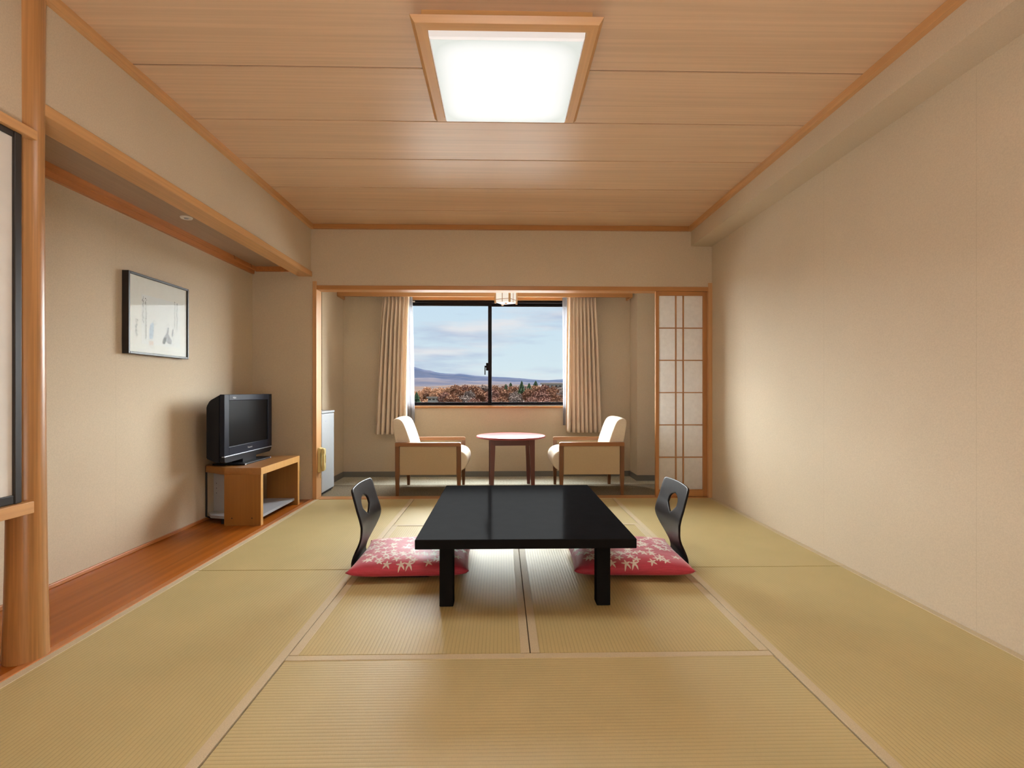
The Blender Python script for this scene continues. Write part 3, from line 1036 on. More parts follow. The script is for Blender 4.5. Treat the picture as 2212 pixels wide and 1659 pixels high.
def zabuton(cx, cy, label, seed, rz):
    hx, hy, h = 0.318, 0.285, 0.066
    n = 40
    rows_t, rows_b = [], []
    bm = bmesh.new()

    def pt(u, v, sgn):
        # corners pulled out to points, sides bowed in slightly
        ax, ay = abs(u), abs(v)
        x = u * hx * (1 - 0.05 * (1 - ay ** 2) * ax ** 3)
        y = v * hy * (1 - 0.05 * (1 - ax ** 2) * ay ** 3)
        e = max(0.0, (1 - ax ** 5.0)) ** 0.42 * max(0.0, (1 - ay ** 5.0)) ** 0.42
        w = noise.noise(Vector((u * 2.2 + seed, v * 2.2, sgn))) * 0.006 + noise.noise(Vector((u * 7 + seed, v * 7, 3))) * 0.002
        dip = -0.010 * math.exp(-((u) ** 2 + (v) ** 2) / 0.02)
        if sgn > 0:
            z = 0.038 + e * (h * (0.72 + 0.28 * math.cos(u * 1.2) * math.cos(v * 1.2)) + w + dip)
        else:
            z = 0.038 - e * 0.030
        return (x, y, z + 0.014 * (ax * ay) ** 6)
    top = [[bm.verts.new(pt(-1 + 2 * i / n, -1 + 2 * j / n, 1)) for i in range(n + 1)] for j in range(n + 1)]
    bot = [[bm.verts.new(pt(-1 + 2 * i / n, -1 + 2 * j / n, -1)) for i in range(n + 1)] for j in range(n + 1)]
    for g in (top, bot):
        for a, b in zip(g, g[1:]):
            for i in range(n):
                bm.faces.new((a[i], a[i + 1], b[i + 1], b[i]))
    bmesh.ops.remove_doubles(bm, verts=bm.verts, dist=1e-5)
    o = bm_obj('floor_cushion', bm, zabuton_mat('cushion_red_print_%d' % seed, seed), None, smooth=True)
    o.location = (cx, cy, 0.013)
    o.rotation_euler = (0, 0, rz)
    tag(o, label, 'cushion', 'red floor cushions at the low table')
    # centre tuft
    tf = lathe('tuft', [(0, 0.078), (0.008, 0.082), (0.006, 0.092), (0, 0.093)], 0, 0, M_tuft, None, n=10)
    tf.parent = o
    return o


M_tuft = plain('red_tuft_thread', (0.30, 0.02, 0.035), 0.8)
zabuton(-0.490, 2.895, 'red star-leaf print floor cushion left of the black table', 1, 0.02)
zabuton(0.704, 2.885, 'red star-leaf print floor cushion right of the black table', 4, -0.03)


def interp(tab, z):
    for (a, va), (b, vb) in zip(tab, tab[1:]):
        if z <= b:
            t = (z - a) / (b - a)
            t = t * t * (3 - 2 * t)
            return va + (vb - va) * t
    return tab[-1][1]


def zaisu(sgn, cy, label):
    t = thing('floor_chair', label, 'floor chair', (TC + sgn * 0.75, cy, 0), 'legless floor chairs at the low table')
    off = [(0.0, 0.862), (0.012, 0.898), (0.03, 0.916), (0.06, 0.922), (0.10, 0.912), (0.15, 0.890), (0.20, 0.872), (0.25, 0.866), (0.30, 0.874), (0.36, 0.892), (0.42, 0.908), (0.475, 0.922)]
    wid = [(0.0, 0.160), (0.03, 0.150), (0.08, 0.128), (0.12, 0.120), (0.16, 0.134), (0.20, 0.168), (0.24, 0.202), (0.27, 0.212), (0.33, 0.210), (0.40, 0.206), (0.44, 0.204), (0.458, 0.201), (0.468, 0.194), (0.475, 0.178)]
    zs = [0.475 * k / 90 for k in range(91)]
    hz0, hz1 = 0.300, 0.404

    def hole(z):
        if z <= hz0 or z >= hz1:
            return 0.0
        q = (z - hz0) / (hz1 - hz0)
        # pointed foot, shoulders and a round arched top
        return 0.070 * (min(1, (q / 0.42)) ** 0.75 if q < 0.42 else 1.0) * (1.0 if q < 0.6 else math.sqrt(max(0, 1 - ((q - 0.6) / 0.4) ** 2)))
    bm = bmesh.new()
    NC = 10
    for side in (-1, 1):
        grid = []
        for z in zs:
            w, hh, o = smoothed(wid, z), hole(z), smoothed(off, z)
            row = []
            for j in range(NC + 1):
                tt = side * (hh + (w - hh) * j / NC)
                dish = 0.035 * (tt / 0.21) ** 2 * min(1, max(0, (z - 0.12) / 0.15))   # the back wraps around the sitter
                zz = z - 0.006 * (tt / 0.2) ** 2 * max(0, (z - 0.40) / 0.075)
                row.append(bm.verts.new((TC + sgn * (o - dish * 0.5), cy + tt, zz)))
            grid.append(row)
        for a, b in zip(grid, grid[1:]):
            for j in range(NC):
                bm.faces.new((a[j], a[j + 1], b[j + 1], b[j]))
    bmesh.ops.remove_doubles(bm, verts=bm.verts, dist=1e-5)
    o = bm_obj('backrest', bm, M_zaisu, t, smooth=True)
    m = o.modifiers.new('ply', 'SOLIDIFY')
    m.thickness = 0.011
    m.offset = 0
    b = o.modifiers.new('edge', 'BEVEL')
    b.width = 0.003
    b.segments = 2
    b.limit_method = 'ANGLE'
    # flat seat board lying on the mat under the cushion
    rows = []
    for i in range(13):
        q = i / 12
        oo = 0.47 + (0.862 - 0.47) * q
        w = 0.19 if q < 0.75 else 0.19 - 0.03 * ((q - 0.75) / 0.25)
        if i == 0:
            w = 0.17
        rows.append([(TC + sgn * oo, cy + w * (-1 + j / 5), 0.006) for j in range(11)])
    s = grid_obj('seat_board', rows, M_zaisu, t)
    m = s.modifiers.new('ply', 'SOLIDIFY')
    m.thickness = 0.010
    m.offset = 0


zaisu(-1, 2.905, 'black bentwood legless chair with cut-out back behind the left cushion')
zaisu(1, 2.905, 'black bentwood legless chair with cut-out back behind the right cushion')

# ------------------------------------------------------------------ veranda armchairs


def armchair(xb, sgn, label):
    """xb: x of the rear edge of the back legs; sgn: direction the chair faces."""
    y0, y1 = 4.79, 5.405
    t = thing('armchair', label, 'armchair', (xb + sgn * 0.31, (y0 + y1) / 2, 0), 'oak armchairs on the veranda')
    L = 0.622

    def X(a):
        return xb + sgn * a

    def bx(name, a0, a1, ya, yb, z0, z1, mat, bev=0.004):
        p, q = sorted((X(a0), X(a1)))
        return box(name, p, q, ya, yb, z0, z1, mat, t, bev=bev)
    lw = 0.040
    for yy in (y0, y1 - lw):
        for a0, a1 in ((0.0, lw), (L - lw, L)):
            # legs taper towards the floor
            bm = bmesh.new()
            rings = []
            for z, k in ((0.0, 0.70), (0.20, 1.0), (0.475, 1.0)):
                ca, cyy = (a0 + a1) / 2, yy + lw / 2
                hw = lw / 2 * k
                rings.append([bm.verts.new((X(ca + p * hw), cyy + q * hw, z)) for p, q in ((-1, -1), (1, -1), (1, 1), (-1, 1))])
            for a, b in zip(rings, rings[1:]):
                for i in range(4):
                    bm.faces.new((a[i], a[(i + 1) % 4], b[(i + 1) % 4], b[i]))
            bm.faces.new(rings[0])
            bm.faces.new(rings[-1])
            bmesh.ops.bevel(bm, geom=bm.edges[:], offset=0.002, segments=1, affect='EDGES')
            bm_obj('leg', bm, M_chairleg, t)
        prism('armrest', [(X(0), 0.473), (X(0), 0.508), (X(L - 0.014), 0.508), (X(L - 0.003), 0.504), (X(L), 0.494), (X(L), 0.473)], 'y', yy - 0.004, yy + lw + 0.004, M_chairwood, t, bev=0.003)
        bx('side_panel', lw, L - lw, yy + 0.008, yy + lw - 0.004, 0.200, 0.474, M_chairside, bev=0.006)
    # padded seat with bull-nosed front
    prof = [(0.06, 0.215), (0.50, 0.215), (0.585, 0.217), (0.64, 0.235), (0.675, 0.275), (0.690, 0.33), (0.680, 0.375), (0.65, 0.412), (0.60, 0.432), (0.54, 0.438), (0.30, 0.430), (0.06, 0.425)]
    ya, yb = y0 + lw + 0.004, y1 - lw - 0.004
    rows = []
    for q, k in ((0, 0.93), (0.02, 0.975), (0.06, 1.0), (0.25, 1.006), (0.5, 1.01), (0.75, 1.006), (0.94, 1.0), (0.98, 0.975), (1, 0.93)):
        y = ya + (yb - ya) * q
        rows.append([(X(0.35 + (a - 0.35) * k), y, 0.325 + (z - 0.325) * k) for a, z in prof])
    s = seal_loft('seat_cushion', rows, M_boucle, t)
    # padded back leaning a little backwards
    prof = [(0.03, 0.40), (0.165, 0.40), (0.155, 0.46), (0.135, 0.52), (0.108, 0.60), (0.085, 0.66), (0.064, 0.705), (0.035, 0.730), (0.000, 0.737), (-0.028, 0.728), (-0.040, 0.705), (-0.036, 0.66), (-0.022, 0.58), (-0.008, 0.52), (-0.004, 0.508)]
    rows = []
    for q, k in ((0, 0.90), (0.02, 0.965), (0.06, 1.0), (0.25, 1.012), (0.5, 1.02), (0.75, 1.012), (0.94, 1.0), (0.98, 0.965), (1, 0.90)):
        y = ya + (yb - ya) * q
        rows.append([(X(0.055 + (a - 0.055) * (k if k < 1 else 1)), y, 0.40 + (z - 0.40) * (k if k >= 1 else (k + 2) / 3)) for a, z in prof])
    seal_loft('back_cushion', rows, M_boucle, t)
    # low back board between the rear legs
    bx('back_panel', 0.006, 0.03, y0 + lw, y1 - lw, 0.20, 0.47, M_chairside, bev=0.003)


def seal_loft(name, rows, mat, parent):
    bm = bmesh.new()
    V = [[bm.verts.new(p) for p in r] for r in rows]
    n = len(rows[0])
    for a, b in zip(V, V[1:]):
        for i in range(n):
            bm.faces.new((a[i], a[(i + 1) % n], b[(i + 1) % n], b[i]))
    bm.faces.new(V[0])
    bm.faces.new(V[-1][::-1])
    o = bm_obj(name, bm, mat, parent, smooth=True)
    m = o.modifiers.new('soft', 'SUBSURF')
    m.levels = m.render_levels = 2
    return o


armchair(-1.005, 1, 'cream upholstered oak armchair at the left, facing the round red table')
armchair(1.174, -1, 'cream upholstered oak armchair at the right, facing the round red table')


def round_table():
    cx, cy, zt, R = 0.099, 5.215, 0.540, 0.358
    t = thing('round_table', 'small round red-topped table between the two armchairs', 'table', (cx, cy, 0))
    lathe('tabletop', [(0, zt - 0.026), (R - 0.03, zt - 0.026), (R - 0.006, zt - 0.020), (R, zt - 0.012), (R - 0.004, zt - 0.003), (R - 0.012, zt), (0, zt)], cx, cy, M_redtop, t, n=72)
    rot = math.radians(3)
    c, s = math.cos(rot), math.sin(rot)

    def T(o):
        for v in o.data.vertices:
            x, y = v.co.x, v.co.y
            v.co.x, v.co.y = cx + c * x - s * y, cy + s * x + c * y
        return o
    h = 0.222
    for a in (-1, 1):
        for b in (-1, 1):
            bm = bmesh.new()
            rings = []
            for z, w in ((0, 0.034), (zt - 0.09, 0.052), (zt - 0.026, 0.052)):
                # inner faces taper, outer faces stay upright
                o1, o2 = h, h - w
                rings.append([bm.verts.new((a * p, b * q, z)) for p, q in ((o1, o1), (o2, o1), (o2, o2), (o1, o2))])
            for r1, r2 in zip(rings, rings[1:]):
                for i in range(4):
                    bm.faces.new((r1[i], r1[(i + 1) % 4], r2[(i + 1) % 4], r2[i]))
            bm.faces.new(rings[0])
            bm.faces.new(rings[-1])
            T(bm_obj('leg', bm, M_redleg, t))
    i0 = h - 0.05
    for q in (-1, 1):
        ya, yb = sorted((q * (h - 0.008), q * (h - 0.03)))
        T(box('apron', -i0, i0, ya, yb, zt - 0.085, zt - 0.026, M_redapron, t))
        T(box('apron', ya, yb, -i0, i0, zt - 0.085, zt - 0.026, M_redapron, t))


round_table()

# ------------------------------------------------------------------ refrigerator


def fridge():
    x0, x1, y0, y1 = -2.16, -1.696, 4.802, 5.160
    t = thing('refrigerator', 'small white refrigerator half hidden behind the left jamb', 'refrigerator', ((x0 + x1) / 2, (y0 + y1) / 2, 0))
    box('cabinet', x0, x1 - 0.045, y0, y1, 0.022, 0.782, M_fridge, t, bev=0.006)
    d = box('door', x1 - 0.042, x1, y0 + 0.002, y1 - 0.002, 0.030, 0.778, M_fridge, t, bev=0.008)
    box('badge', x1, x1 + 0.0006, y0 + 0.10, y0 + 0.15, 0.70, 0.709, M_silver, d)
    box('top_cover', x0, x1 + 0.003, y0 - 0.002, y1 + 0.003, 0.783, 0.804, M_fridge, t, bev=0.005)
    for yy in (y0 + 0.035, y1 - 0.035):
        for xx in (x0 + 0.05, x1 - 0.04):
            lathe('foot', [(0, 0), (0.018, 0), (0.018, 0.022), (0, 0.022)], xx, yy, M_rubber, t, n=14)
    box('plinth', x0 + 0.01, x1 - 0.012, y0 + 0.01, y1 - 0.01, 0.012, 0.03, M_rubber, t)


fridge()


def wall_phone():
    t = thing('wall_phone', 'cream wall telephone on the left jamb of the veranda opening', 'telephone', (-1.69, 4.735, 0.25))
    x0 = -1.697
    prism('cradle', [(x0, 0.246), (x0 + 0.014, 0.243), (x0 + 0.030, 0.252), (x0 + 0.030, 0.275), (x0 + 0.020, 0.30), (x0 + 0.020, 0.41), (x0 + 0.030, 0.44), (x0 + 0.030, 0.462), (x0 + 0.012, 0.470), (x0, 0.470)], 'y', 4.70, 4.775, M_phone, t, bev=0.003)
    prism('handset', [(x0 + 0.031, 0.250), (x0 + 0.054, 0.256), (x0 + 0.056, 0.30), (x0 + 0.050, 0.33), (x0 + 0.050, 0.39), (x0 + 0.056, 0.42), (x0 + 0.054, 0.460), (x0 + 0.031, 0.466), (x0 + 0.031, 0.43), (x0 + 0.036, 0.40), (x0 + 0.036, 0.315), (x0 + 0.031, 0.285)], 'y', 4.712, 4.765, M_phone, t, bev=0.005, seg=3)
    pts = [(x0 + 0.012, 4.735 + 0.004 * math.sin(k * 1.1), 0.246 - 0.0075 * k - 0.001 * math.sin(k)) for k in range(9)]
    tube('cord', pts, 0.003, M_phone, t)


wall_phone()


def wall_outlet():
    t = thing('wall_outlet', 'cream outlet plate low on the wall beside the television stand', 'outlet', (-1.87, YW, 0.17))
    box('plate', -1.905, -1.846, YW - 0.008, YW, 0.172, 0.304, M_phone, t, bev=0.003)
    for z in (0.21, 0.245):
        box('socket', -1.89, -1.862, YW - 0.0095, YW - 0.0075, z, z + 0.018, M_sensor, t)


wall_outlet()

# ------------------------------------------------------------------ television stand and television


def tv_stand():
    zt = 0.428
    ya, yb = 3.78, 4.492
    xf = -1.782
    t = thing('tv_stand', 'low oak-veneer television stand with grey shelf on the alcove floor', 'television stand', (-1.95, 4.13, 0))
    out = [(xf, ya), (xf, yb), (-2.05, yb), (-2.262, yb - 0.12), (-2.262, ya + 0.13), (-2.05, ya)]
    top = prism('top_board', out, 'z', zt - 0.052, zt, M_standtop, t, bev=0.0015, seg=1)
    box('edge_band', xf, xf + 0.0015, ya, yb, zt - 0.052, zt, M_standedge, top)
    for y0, y1 in ((ya, ya + 0.034), (yb - 0.034, yb)):
        s = box('side_panel', -2.052, xf - 0.002, y0, y1, 0, zt - 0.052, M_standwood, t, bev=0.001, seg=1)
        box('edge_band', xf - 0.002, xf, y0, y1, 0, zt - 0.052, M_standedge, s)
        if y0 == ya:
            for xx in (-1.995, -1.848):
                o = lathe('bolt_cap', [(0, 0), (0.0045, 0), (0.0045, 0.001), (0, 0.001)], 0, 0, M_rubber, s, n=12)
                for v in o.data.vertices:
                    v.co = Vector((xx + v.co.x, y0 - v.co.z, 0.055 + v.co.y))
    sh = [(xf - 0.03, ya + 0.034), (xf - 0.03, yb - 0.034), (-2.05, yb - 0.034), (-2.20, yb - 0.12), (-2.25, yb - 0.16), (-2.25, ya + 0.15), (-2.19, ya + 0.07), (-2.05, ya + 0.034)]
    prism('shelf', sh, 'z', 0.040, 0.060, M_standgrey, t)
    b = box('back_support', -2.250, -2.06, 3.995, 4.015, 0.06, zt - 0.052, M_standgrey, t)
    for k in range(3):
        o = lathe('peg_hole', [(0, 0), (0.003, 0), (0.003, 0.0006), (0, 0.0006)], 0, 0, M_rubber, b, n=10)
        for v in o.data.vertices:
            v.co = Vector((-2.228 + v.co.x, 3.995 - v.co.z, 0.20 + 0.038 * k + v.co.y))
    box('kick_strip', -2.10, -2.06, ya + 0.05, yb - 0.05, 0, 0.04, M_rubber, t)


tv_stand()


def television():
    X = -2.032
    y0, y1, z0, z1 = 3.745, 4.512, 0.487, 0.972
    t = thing('television', 'old black flat-screen television with silver strip on the oak stand', 'television', (-2.06, 4.13, 0.428))
    sy0, sy1, sz0, sz1 = 3.813, 4.440, 0.580, 0.925
    # bezel: four bars around the screen
    bd = 0.035
    box('bezel', X - bd, X, y0, sy0, 0.514, z1, M_tvbezel, t, bev=0.004)
    box('bezel', X - bd, X, sy1, y1, 0.514, z1, M_tvbezel, t, bev=0.004)
    box('bezel', X - bd, X, sy0 - 0.002, sy1 + 0.002, sz1, z1, M_tvbezel, t, bev=0.004)
    lo = box('bezel', X - bd, X, sy0 - 0.002, sy1 + 0.002, 0.514, sz0, M_tvbezel, t, bev=0.004)
    box('screen', X - 0.03, X - 0.008, sy0 - 0.004, sy1 + 0.004, sz0 - 0.004, sz1 + 0.004, M_screen, t)
    box('trim_strip', X - 0.02, X + 0.003, y0 + 0.001, y1 - 0.001, 0.5075, 0.5155, M_silver, t, bev=0.002)
    # speaker bar under the strip, rounded lower ends
    prism('speaker_bar', [(y0 + 0.002, 0.508), (y1 - 0.002, 0.508), (y1 - 0.004, 0.492), (y1 - 0.03, 0.470), (y0 + 0.03, 0.464), (y0 + 0.006, 0.474)], 'x', X - bd, X - 0.002, M_tvblack, t, bev=0.003)
    # housing behind, stepping in towards the wall
    prism('rear_housing', [(X - bd, z1 - 0.002), (X - 0.11, z1 - 0.045), (X - 0.135, z1 - 0.09), (X - 0.135, 0.500), (X - 0.06, 0.468), (X - bd, 0.470)], 'y', y0 + 0.004, y1 - 0.004, M_tvblack, t, bev=0.006)
    box('neck', X - 0.09, X - 0.005, 4.02, 4.24, 0.434, 0.48, M_tvblack, t, bev=0.004)
    box('base', -2.21, -1.965, 3.905, 4.352, 0.4285, 0.441, M_tvblack, t, bev=0.003)
    for yy in (3.92, 4.335):
        box('base_clip', -1.9655, -1.9625, yy - 0.006, yy + 0.006, 0.430, 0.440, M_letter, t)

    def text(body, size, y, z, parent):
        c = bpy.data.curves.new('lettering', 'FONT')
        c.body = body
        c.size = size
        c.align_x = 'CENTER'
        c.extrude = 0.0003
        tmp = bpy.data.objects.new('tmp', c)
        COL.objects.link(tmp)
        dg = bpy.context.evaluated_depsgraph_get()
        me = bpy.data.meshes.new_from_object(tmp.evaluated_get(dg))
        bpy.data.objects.remove(tmp)
        # text runs along +y on a face that looks towards +x
        for v in me.vertices:
            v.co = Vector((X + 0.0008 + v.co.z, y + v.co.x, z + v.co.y))
        me.materials.clear()
        o = link('lettering', me, M_letter, parent)
        o['kind'] = 'stuff'
        o['label'] = 'silver printed lettering'
        return o
    text('Panasonic', 0.019, 4.125, 0.541, lo)
    text('VIErA', 0.020, 3.885, 0.940, lo)


television()
# cable behind the stand
cb = tube('power_cable', [(-2.277, 3.945, 0.42), (-2.277, 3.945, 0.30), (-2.277, 3.947, 0.15), (-2.277, 3.945, 0.03), (-2.255, 3.97, 0.012), (-2.22, 4.05, 0.010)], 0.007, M_rubber)
tag(cb, 'black cable hanging down behind the television stand', 'cable')

# ------------------------------------------------------------------ framed picture


def picture():
    xw = XREC
    xf = xw + 0.042
    y0, y1, z0, z1 = 3.085, 3.672, 1.226, 1.727
    t = thing('framed_picture', 'framed ink drawing with columns of brush writing on the alcove wall', 'picture', (xw, (y0 + y1) / 2, z0))
    fw = 0.014
    box('frame_side', xw + 0.002, xf, y0, y0 + fw, z0, z1, M_blackwood, t, bev=0.002)
    box('frame_side', xw + 0.002, xf, y1 - fw, y1, z0, z1, M_blackwood, t, bev=0.002)
    box('frame_side', xw + 0.002, xf, y0 + fw, y1 - fw, z1 - fw, z1, M_blackwood, t, bev=0.002)
    box('frame_side', xw + 0.002, xf, y0 + fw, y1 - fw, z0, z0 + fw, M_blackwood, t, bev=0.002)
    pm = box('mount_paper', xw + 0.004, xf - 0.010, y0 + fw, y1 - fw, z0 + fw, z1 - fw, M_paper, t)
    W, H = y1 - y0, z1 - z0

    def P(u, v):
        return y0 + u * W, z1 - v * H
    xi = xf - 0.0096
    ya, za = P(0.21, 0.24)
    yb, zb = P(0.86, 0.86)
    box('drawing_sheet', xf - 0.0101, xf - 0.0097, ya, yb, zb, za, M_paper2, pm)
    rnd = random.Random(11)

    def strokes(name, mat, items, dx=0.0):
        bm = bmesh.new()
        for (ya_, za_), (yb_, zb_), w in items:
            d = Vector((yb_ - ya_, zb_ - za_))
            if d.length < 1e-6:
                continue
            nrm = Vector((-d.y, d.x)).normalized() * w / 2
            q = [(ya_ + nrm.x, za_ + nrm.y), (ya_ - nrm.x, za_ - nrm.y), (yb_ - nrm.x * 0.5, zb_ - nrm.y * 0.5), (yb_ + nrm.x * 0.5, zb_ + nrm.y * 0.5)]
            bm.faces.new([bm.verts.new((xi + dx, a, b)) for a, b in q])
        o = bm_obj(name, bm, mat, pm)
        o['kind'] = 'stuff'
        return o

    def column(u, v0, v1, n, size):
        it = []
        for k in range(n):
            v = v0 + (v1 - v0) * (k + 0.5) / n
            cu = u + rnd.uniform(-0.004, 0.004)
            for _ in range(rnd.choice((2, 3, 3, 4))):
                a = rnd.choice((0.0, PI / 2, 0.9, -0.8)) + rnd.uniform(-0.3, 0.3)
                l = size * rnd.uniform(0.4, 1.0)
                yy, zz = P(cu, v)
                yy += rnd.uniform(-size, size) * 0.4
                zz += rnd.uniform(-size, size) * 0.4
                it.append(((yy - math.cos(a) * l / 2, zz - math.sin(a) * l / 2), (yy + math.cos(a) * l / 2, zz + math.sin(a) * l / 2), rnd.uniform(0.0016, 0.0034)))
        return it
    wr = column(0.275, 0.28, 0.80, 24, 0.013) + column(0.232, 0.27, 0.60, 15, 0.013)
    wr += column(0.135, 0.57, 0.78, 9, 0.018)
    wr += column(0.80, 0.235, 0.62, 18, 0.012) + column(0.755, 0.225, 0.58, 17, 0.010)
    strokes('brush_writing', M_ink, wr)

    def blob(name, pts, mat, dx):
        bm = bmesh.new()
        vs = []
        for u, v in pts:
            yy, zz = P(u, v)
            vs.append(bm.verts.new((xi + dx, yy, zz)))
        bm.faces.new(vs)
        return bm_obj(name, bm, mat, pm)
    # seated figure of grey ink wash and a pale blue figure at the left
    blob('robe', [(0.545, 0.80), (0.56, 0.74), (0.60, 0.70), (0.63, 0.60), (0.655, 0.60), (0.64, 0.68), (0.66, 0.72), (0.70, 0.76), (0.70, 0.82), (0.64, 0.82), (0.61, 0.78), (0.58, 0.83)], M_inkgrey, 0.0001)
    blob('hem', [(0.545, 0.80), (0.57, 0.75), (0.60, 0.74), (0.60, 0.79), (0.575, 0.83), (0.55, 0.83)], M_ink, 0.0002)
    blob('sleeve', [(0.70, 0.68), (0.715, 0.62), (0.735, 0.60), (0.73, 0.68), (0.715, 0.73)], M_inkgrey, 0.0001)
    blob('pale_figure', [(0.325, 0.68), (0.345, 0.60), (0.385, 0.565), (0.40, 0.60), (0.395, 0.70), (0.385, 0.78), (0.33, 0.79)], M_inkblue, 0.0001)
    blob('pale_base', [(0.32, 0.82), (0.39, 0.81), (0.40, 0.86), (0.33, 0.87)], M_inkpink, 0.0001)
    ln = []

    def arc(u, v, ru, rv, a0, a1, w=0.0016, n=10):
        for k in range(n):
            p = a0 + (a1 - a0) * k / n
            q = a0 + (a1 - a0) * (k + 1) / n
            ln.append((P(u + ru * math.cos(p), v + rv * math.sin(p)), P(u + ru * math.cos(q), v + rv * math.sin(q)), w))
    arc(0.64, 0.60, 0.035, 0.04, 2.2, 5.6)
    arc(0.71, 0.62, 0.05, 0.10, -1.5, 0.9)
    arc(0.60, 0.90, 0.09, 0.035, 0.4, 2.9)
    arc(0.41, 0.57, 0.02, 0.03, 0, 6.28)
    arc(0.38, 0.88, 0.04, 0.02, 0, 3.1)
    arc(0.74, 0.80, 0.02, 0.05, 1, 5)
    strokes('ink_lines', M_inkgrey, ln, 0.00015)
    box('glass', xf - 0.007, xf - 0.0055, y0 + fw, y1 - fw, z0 + fw, z1 - fw, M_picglass, t)


picture()

# ------------------------------------------------------------------ small fittings
se = thing('ceiling_sensor', 'small round white fitting on the alcove ceiling', 'ceiling fitting', (-2.066, 3.355, 2.137))
lathe('ring', [(0.014, 2.131), (0.034, 2.129), (0.037, 2.137)], -2.066, 3.355, M_sensor, se, n=28)
lathe('cap', [(0, 2.126), (0.012, 2.127), (0.016, 2.136)], -2.066, 3.355, M_standgrey, se, n=20)
for hy, lb in ((4.29, 'tiny metal hook on the alcove picture rail, nearer one'), (4.575, 'tiny metal hook on the alcove picture rail, by the end wall')):
    hk = tube('picture_hook', [(XREC + 0.030, hy, 2.135), (XREC + 0.040, hy, 2.136), (XREC + 0.043, hy, 2.126), (XREC + 0.043, hy, 2.114), (XREC + 0.049, hy, 2.108), (XREC + 0.054, hy, 2.113)], 0.0022, M_steel, n=6)
    tag(hk, lb, 'hook', 'hooks on the alcove picture rail')

# ================================================================== the view
M_mount = None
EXT = 0.22


def land_mat(name, c0, c1, scale, stretch=(1, 1, 1)):
    m, nt, p = base_mat(name)
    n = noise_node(nt, scale, stretch, 8, 0.62)
    nt.links.new(mix_col(nt, ramp(nt, n, 0.38, 0.62), [k * EXT * 0.62 for k in c0], [k * EXT * 0.62 for k in c1]), p.inputs['Base Color'])
    p.inputs['Roughness'].default_value = 1.0
    p.inputs['Specular IOR Level'].default_value = 0.0
    return m


M_mount = land_mat('mountain_haze_blue', (0.125, 0.165, 0.275), (0.20, 0.215, 0.31), 0.012, (0.5, 1, 3))  # blue of the distance haze is painted into the slope's colour
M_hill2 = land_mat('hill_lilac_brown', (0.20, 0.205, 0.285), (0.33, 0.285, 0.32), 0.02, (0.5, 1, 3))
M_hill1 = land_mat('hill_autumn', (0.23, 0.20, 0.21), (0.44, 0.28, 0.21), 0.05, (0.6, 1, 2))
M_ground = land_mat('autumn_ground', (0.20, 0.15, 0.09), (0.34, 0.24, 0.14), 0.2)


def ridge(name, label, pts, D, depth, mat, base_y=880, rough=1.0):
    """A real slope: crest at distance D following the measured skyline, running down towards the viewer."""
    xs = [p[0] for p in pts]
    rows = []
    NX, NR = 150, 14
    for r in range(NR + 1):
        q = r / NR
        row = []
        for i in range(NX + 1):
            x = xs[0] + (xs[-1] - xs[0]) * i / NX
            y = smoothed(pts, x)
            top = far_pt(x, y, D)
            d = D - depth * q
            zfloor = -60 if D > 1000 else -16
            z = top.z + (zfloor - top.z) * (q ** 0.85)
            X = top.x
            nz = noise.fractal(Vector((X / (D * 0.02), d / (D * 0.02), 1.0)), 1.0, 2.0, 5)
            z += nz * D * 0.0016 * rough * (0.25 + q)
            row.append((X, d, z))
        rows.append(row)
    # far side of the ridge
    rows.insert(0, [(p[0] * 1.05, p[1] + depth * 0.5, p[2] - abs(p[2]) * 1.2 - D * 0.02) for p in rows[0]])
    o = grid_obj(name, rows, mat)
    return struct(o, label)


ridge('mountain', 'distant mountain slope falling to the right, haze painted in as blue grey', [(300, 730), (600, 752), (760, 772), (891, 792), (918, 799), (928, 800), (946, 805), (981, 807.5), (994, 807), (1013, 810), (1038, 812.5), (1070, 814), (1117, 816.5), (1149, 819.5), (1181, 821), (1197, 820.5), (1217, 819), (1300, 812), (1500, 806), (1900, 815)], 4200, 1500, M_mount, rough=0.8)
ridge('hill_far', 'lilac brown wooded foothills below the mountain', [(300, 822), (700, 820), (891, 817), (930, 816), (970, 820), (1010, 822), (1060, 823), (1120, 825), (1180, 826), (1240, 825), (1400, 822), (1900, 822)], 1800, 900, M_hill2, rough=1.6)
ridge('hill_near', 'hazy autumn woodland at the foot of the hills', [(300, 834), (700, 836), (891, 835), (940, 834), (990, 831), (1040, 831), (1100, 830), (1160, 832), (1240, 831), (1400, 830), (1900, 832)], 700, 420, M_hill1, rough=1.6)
struct(grid_obj('ground_outside', [[(-400 + 50 * i, y, -13 + 0.6 * noise.noise(Vector((i * 0.7, y * 0.02, 0)))) for i in range(17)] for y in (14, 40, 80, 140, 220, 330)], M_ground), 'autumn ground below the trees outside')


def foliage_mat(name, dark, mid, light, scale):
    dark, mid, light = [[k * EXT * 2.3 for k in c] for c in (dark, mid, light)]
    m, nt, p = base_mat(name)
    n = noise_node(nt, scale, (1, 1, 1), 6, 0.75)
    n2 = noise_node(nt, scale * 0.12, (1, 1, 1), 3, 0.6)
    c = mix_col(nt, ramp(nt, n, 0.36, 0.52), dark, mid)
    c = mix_col(nt, ramp(nt, n, 0.52, 0.66), c, light)
    c = mix_col(nt, ramp(nt, n2, 0.45, 0.75), c, [0.5 * (a + b) for a, b in zip(dark, mid)])
    nt.links.new(c, p.inputs['Base Color'])
    p.inputs['Roughness'].default_value = 1.0
    p.inputs['Specular IOR Level'].default_value = 0.0
    bump(nt, p, n, 0.4, 0.05)
    return m


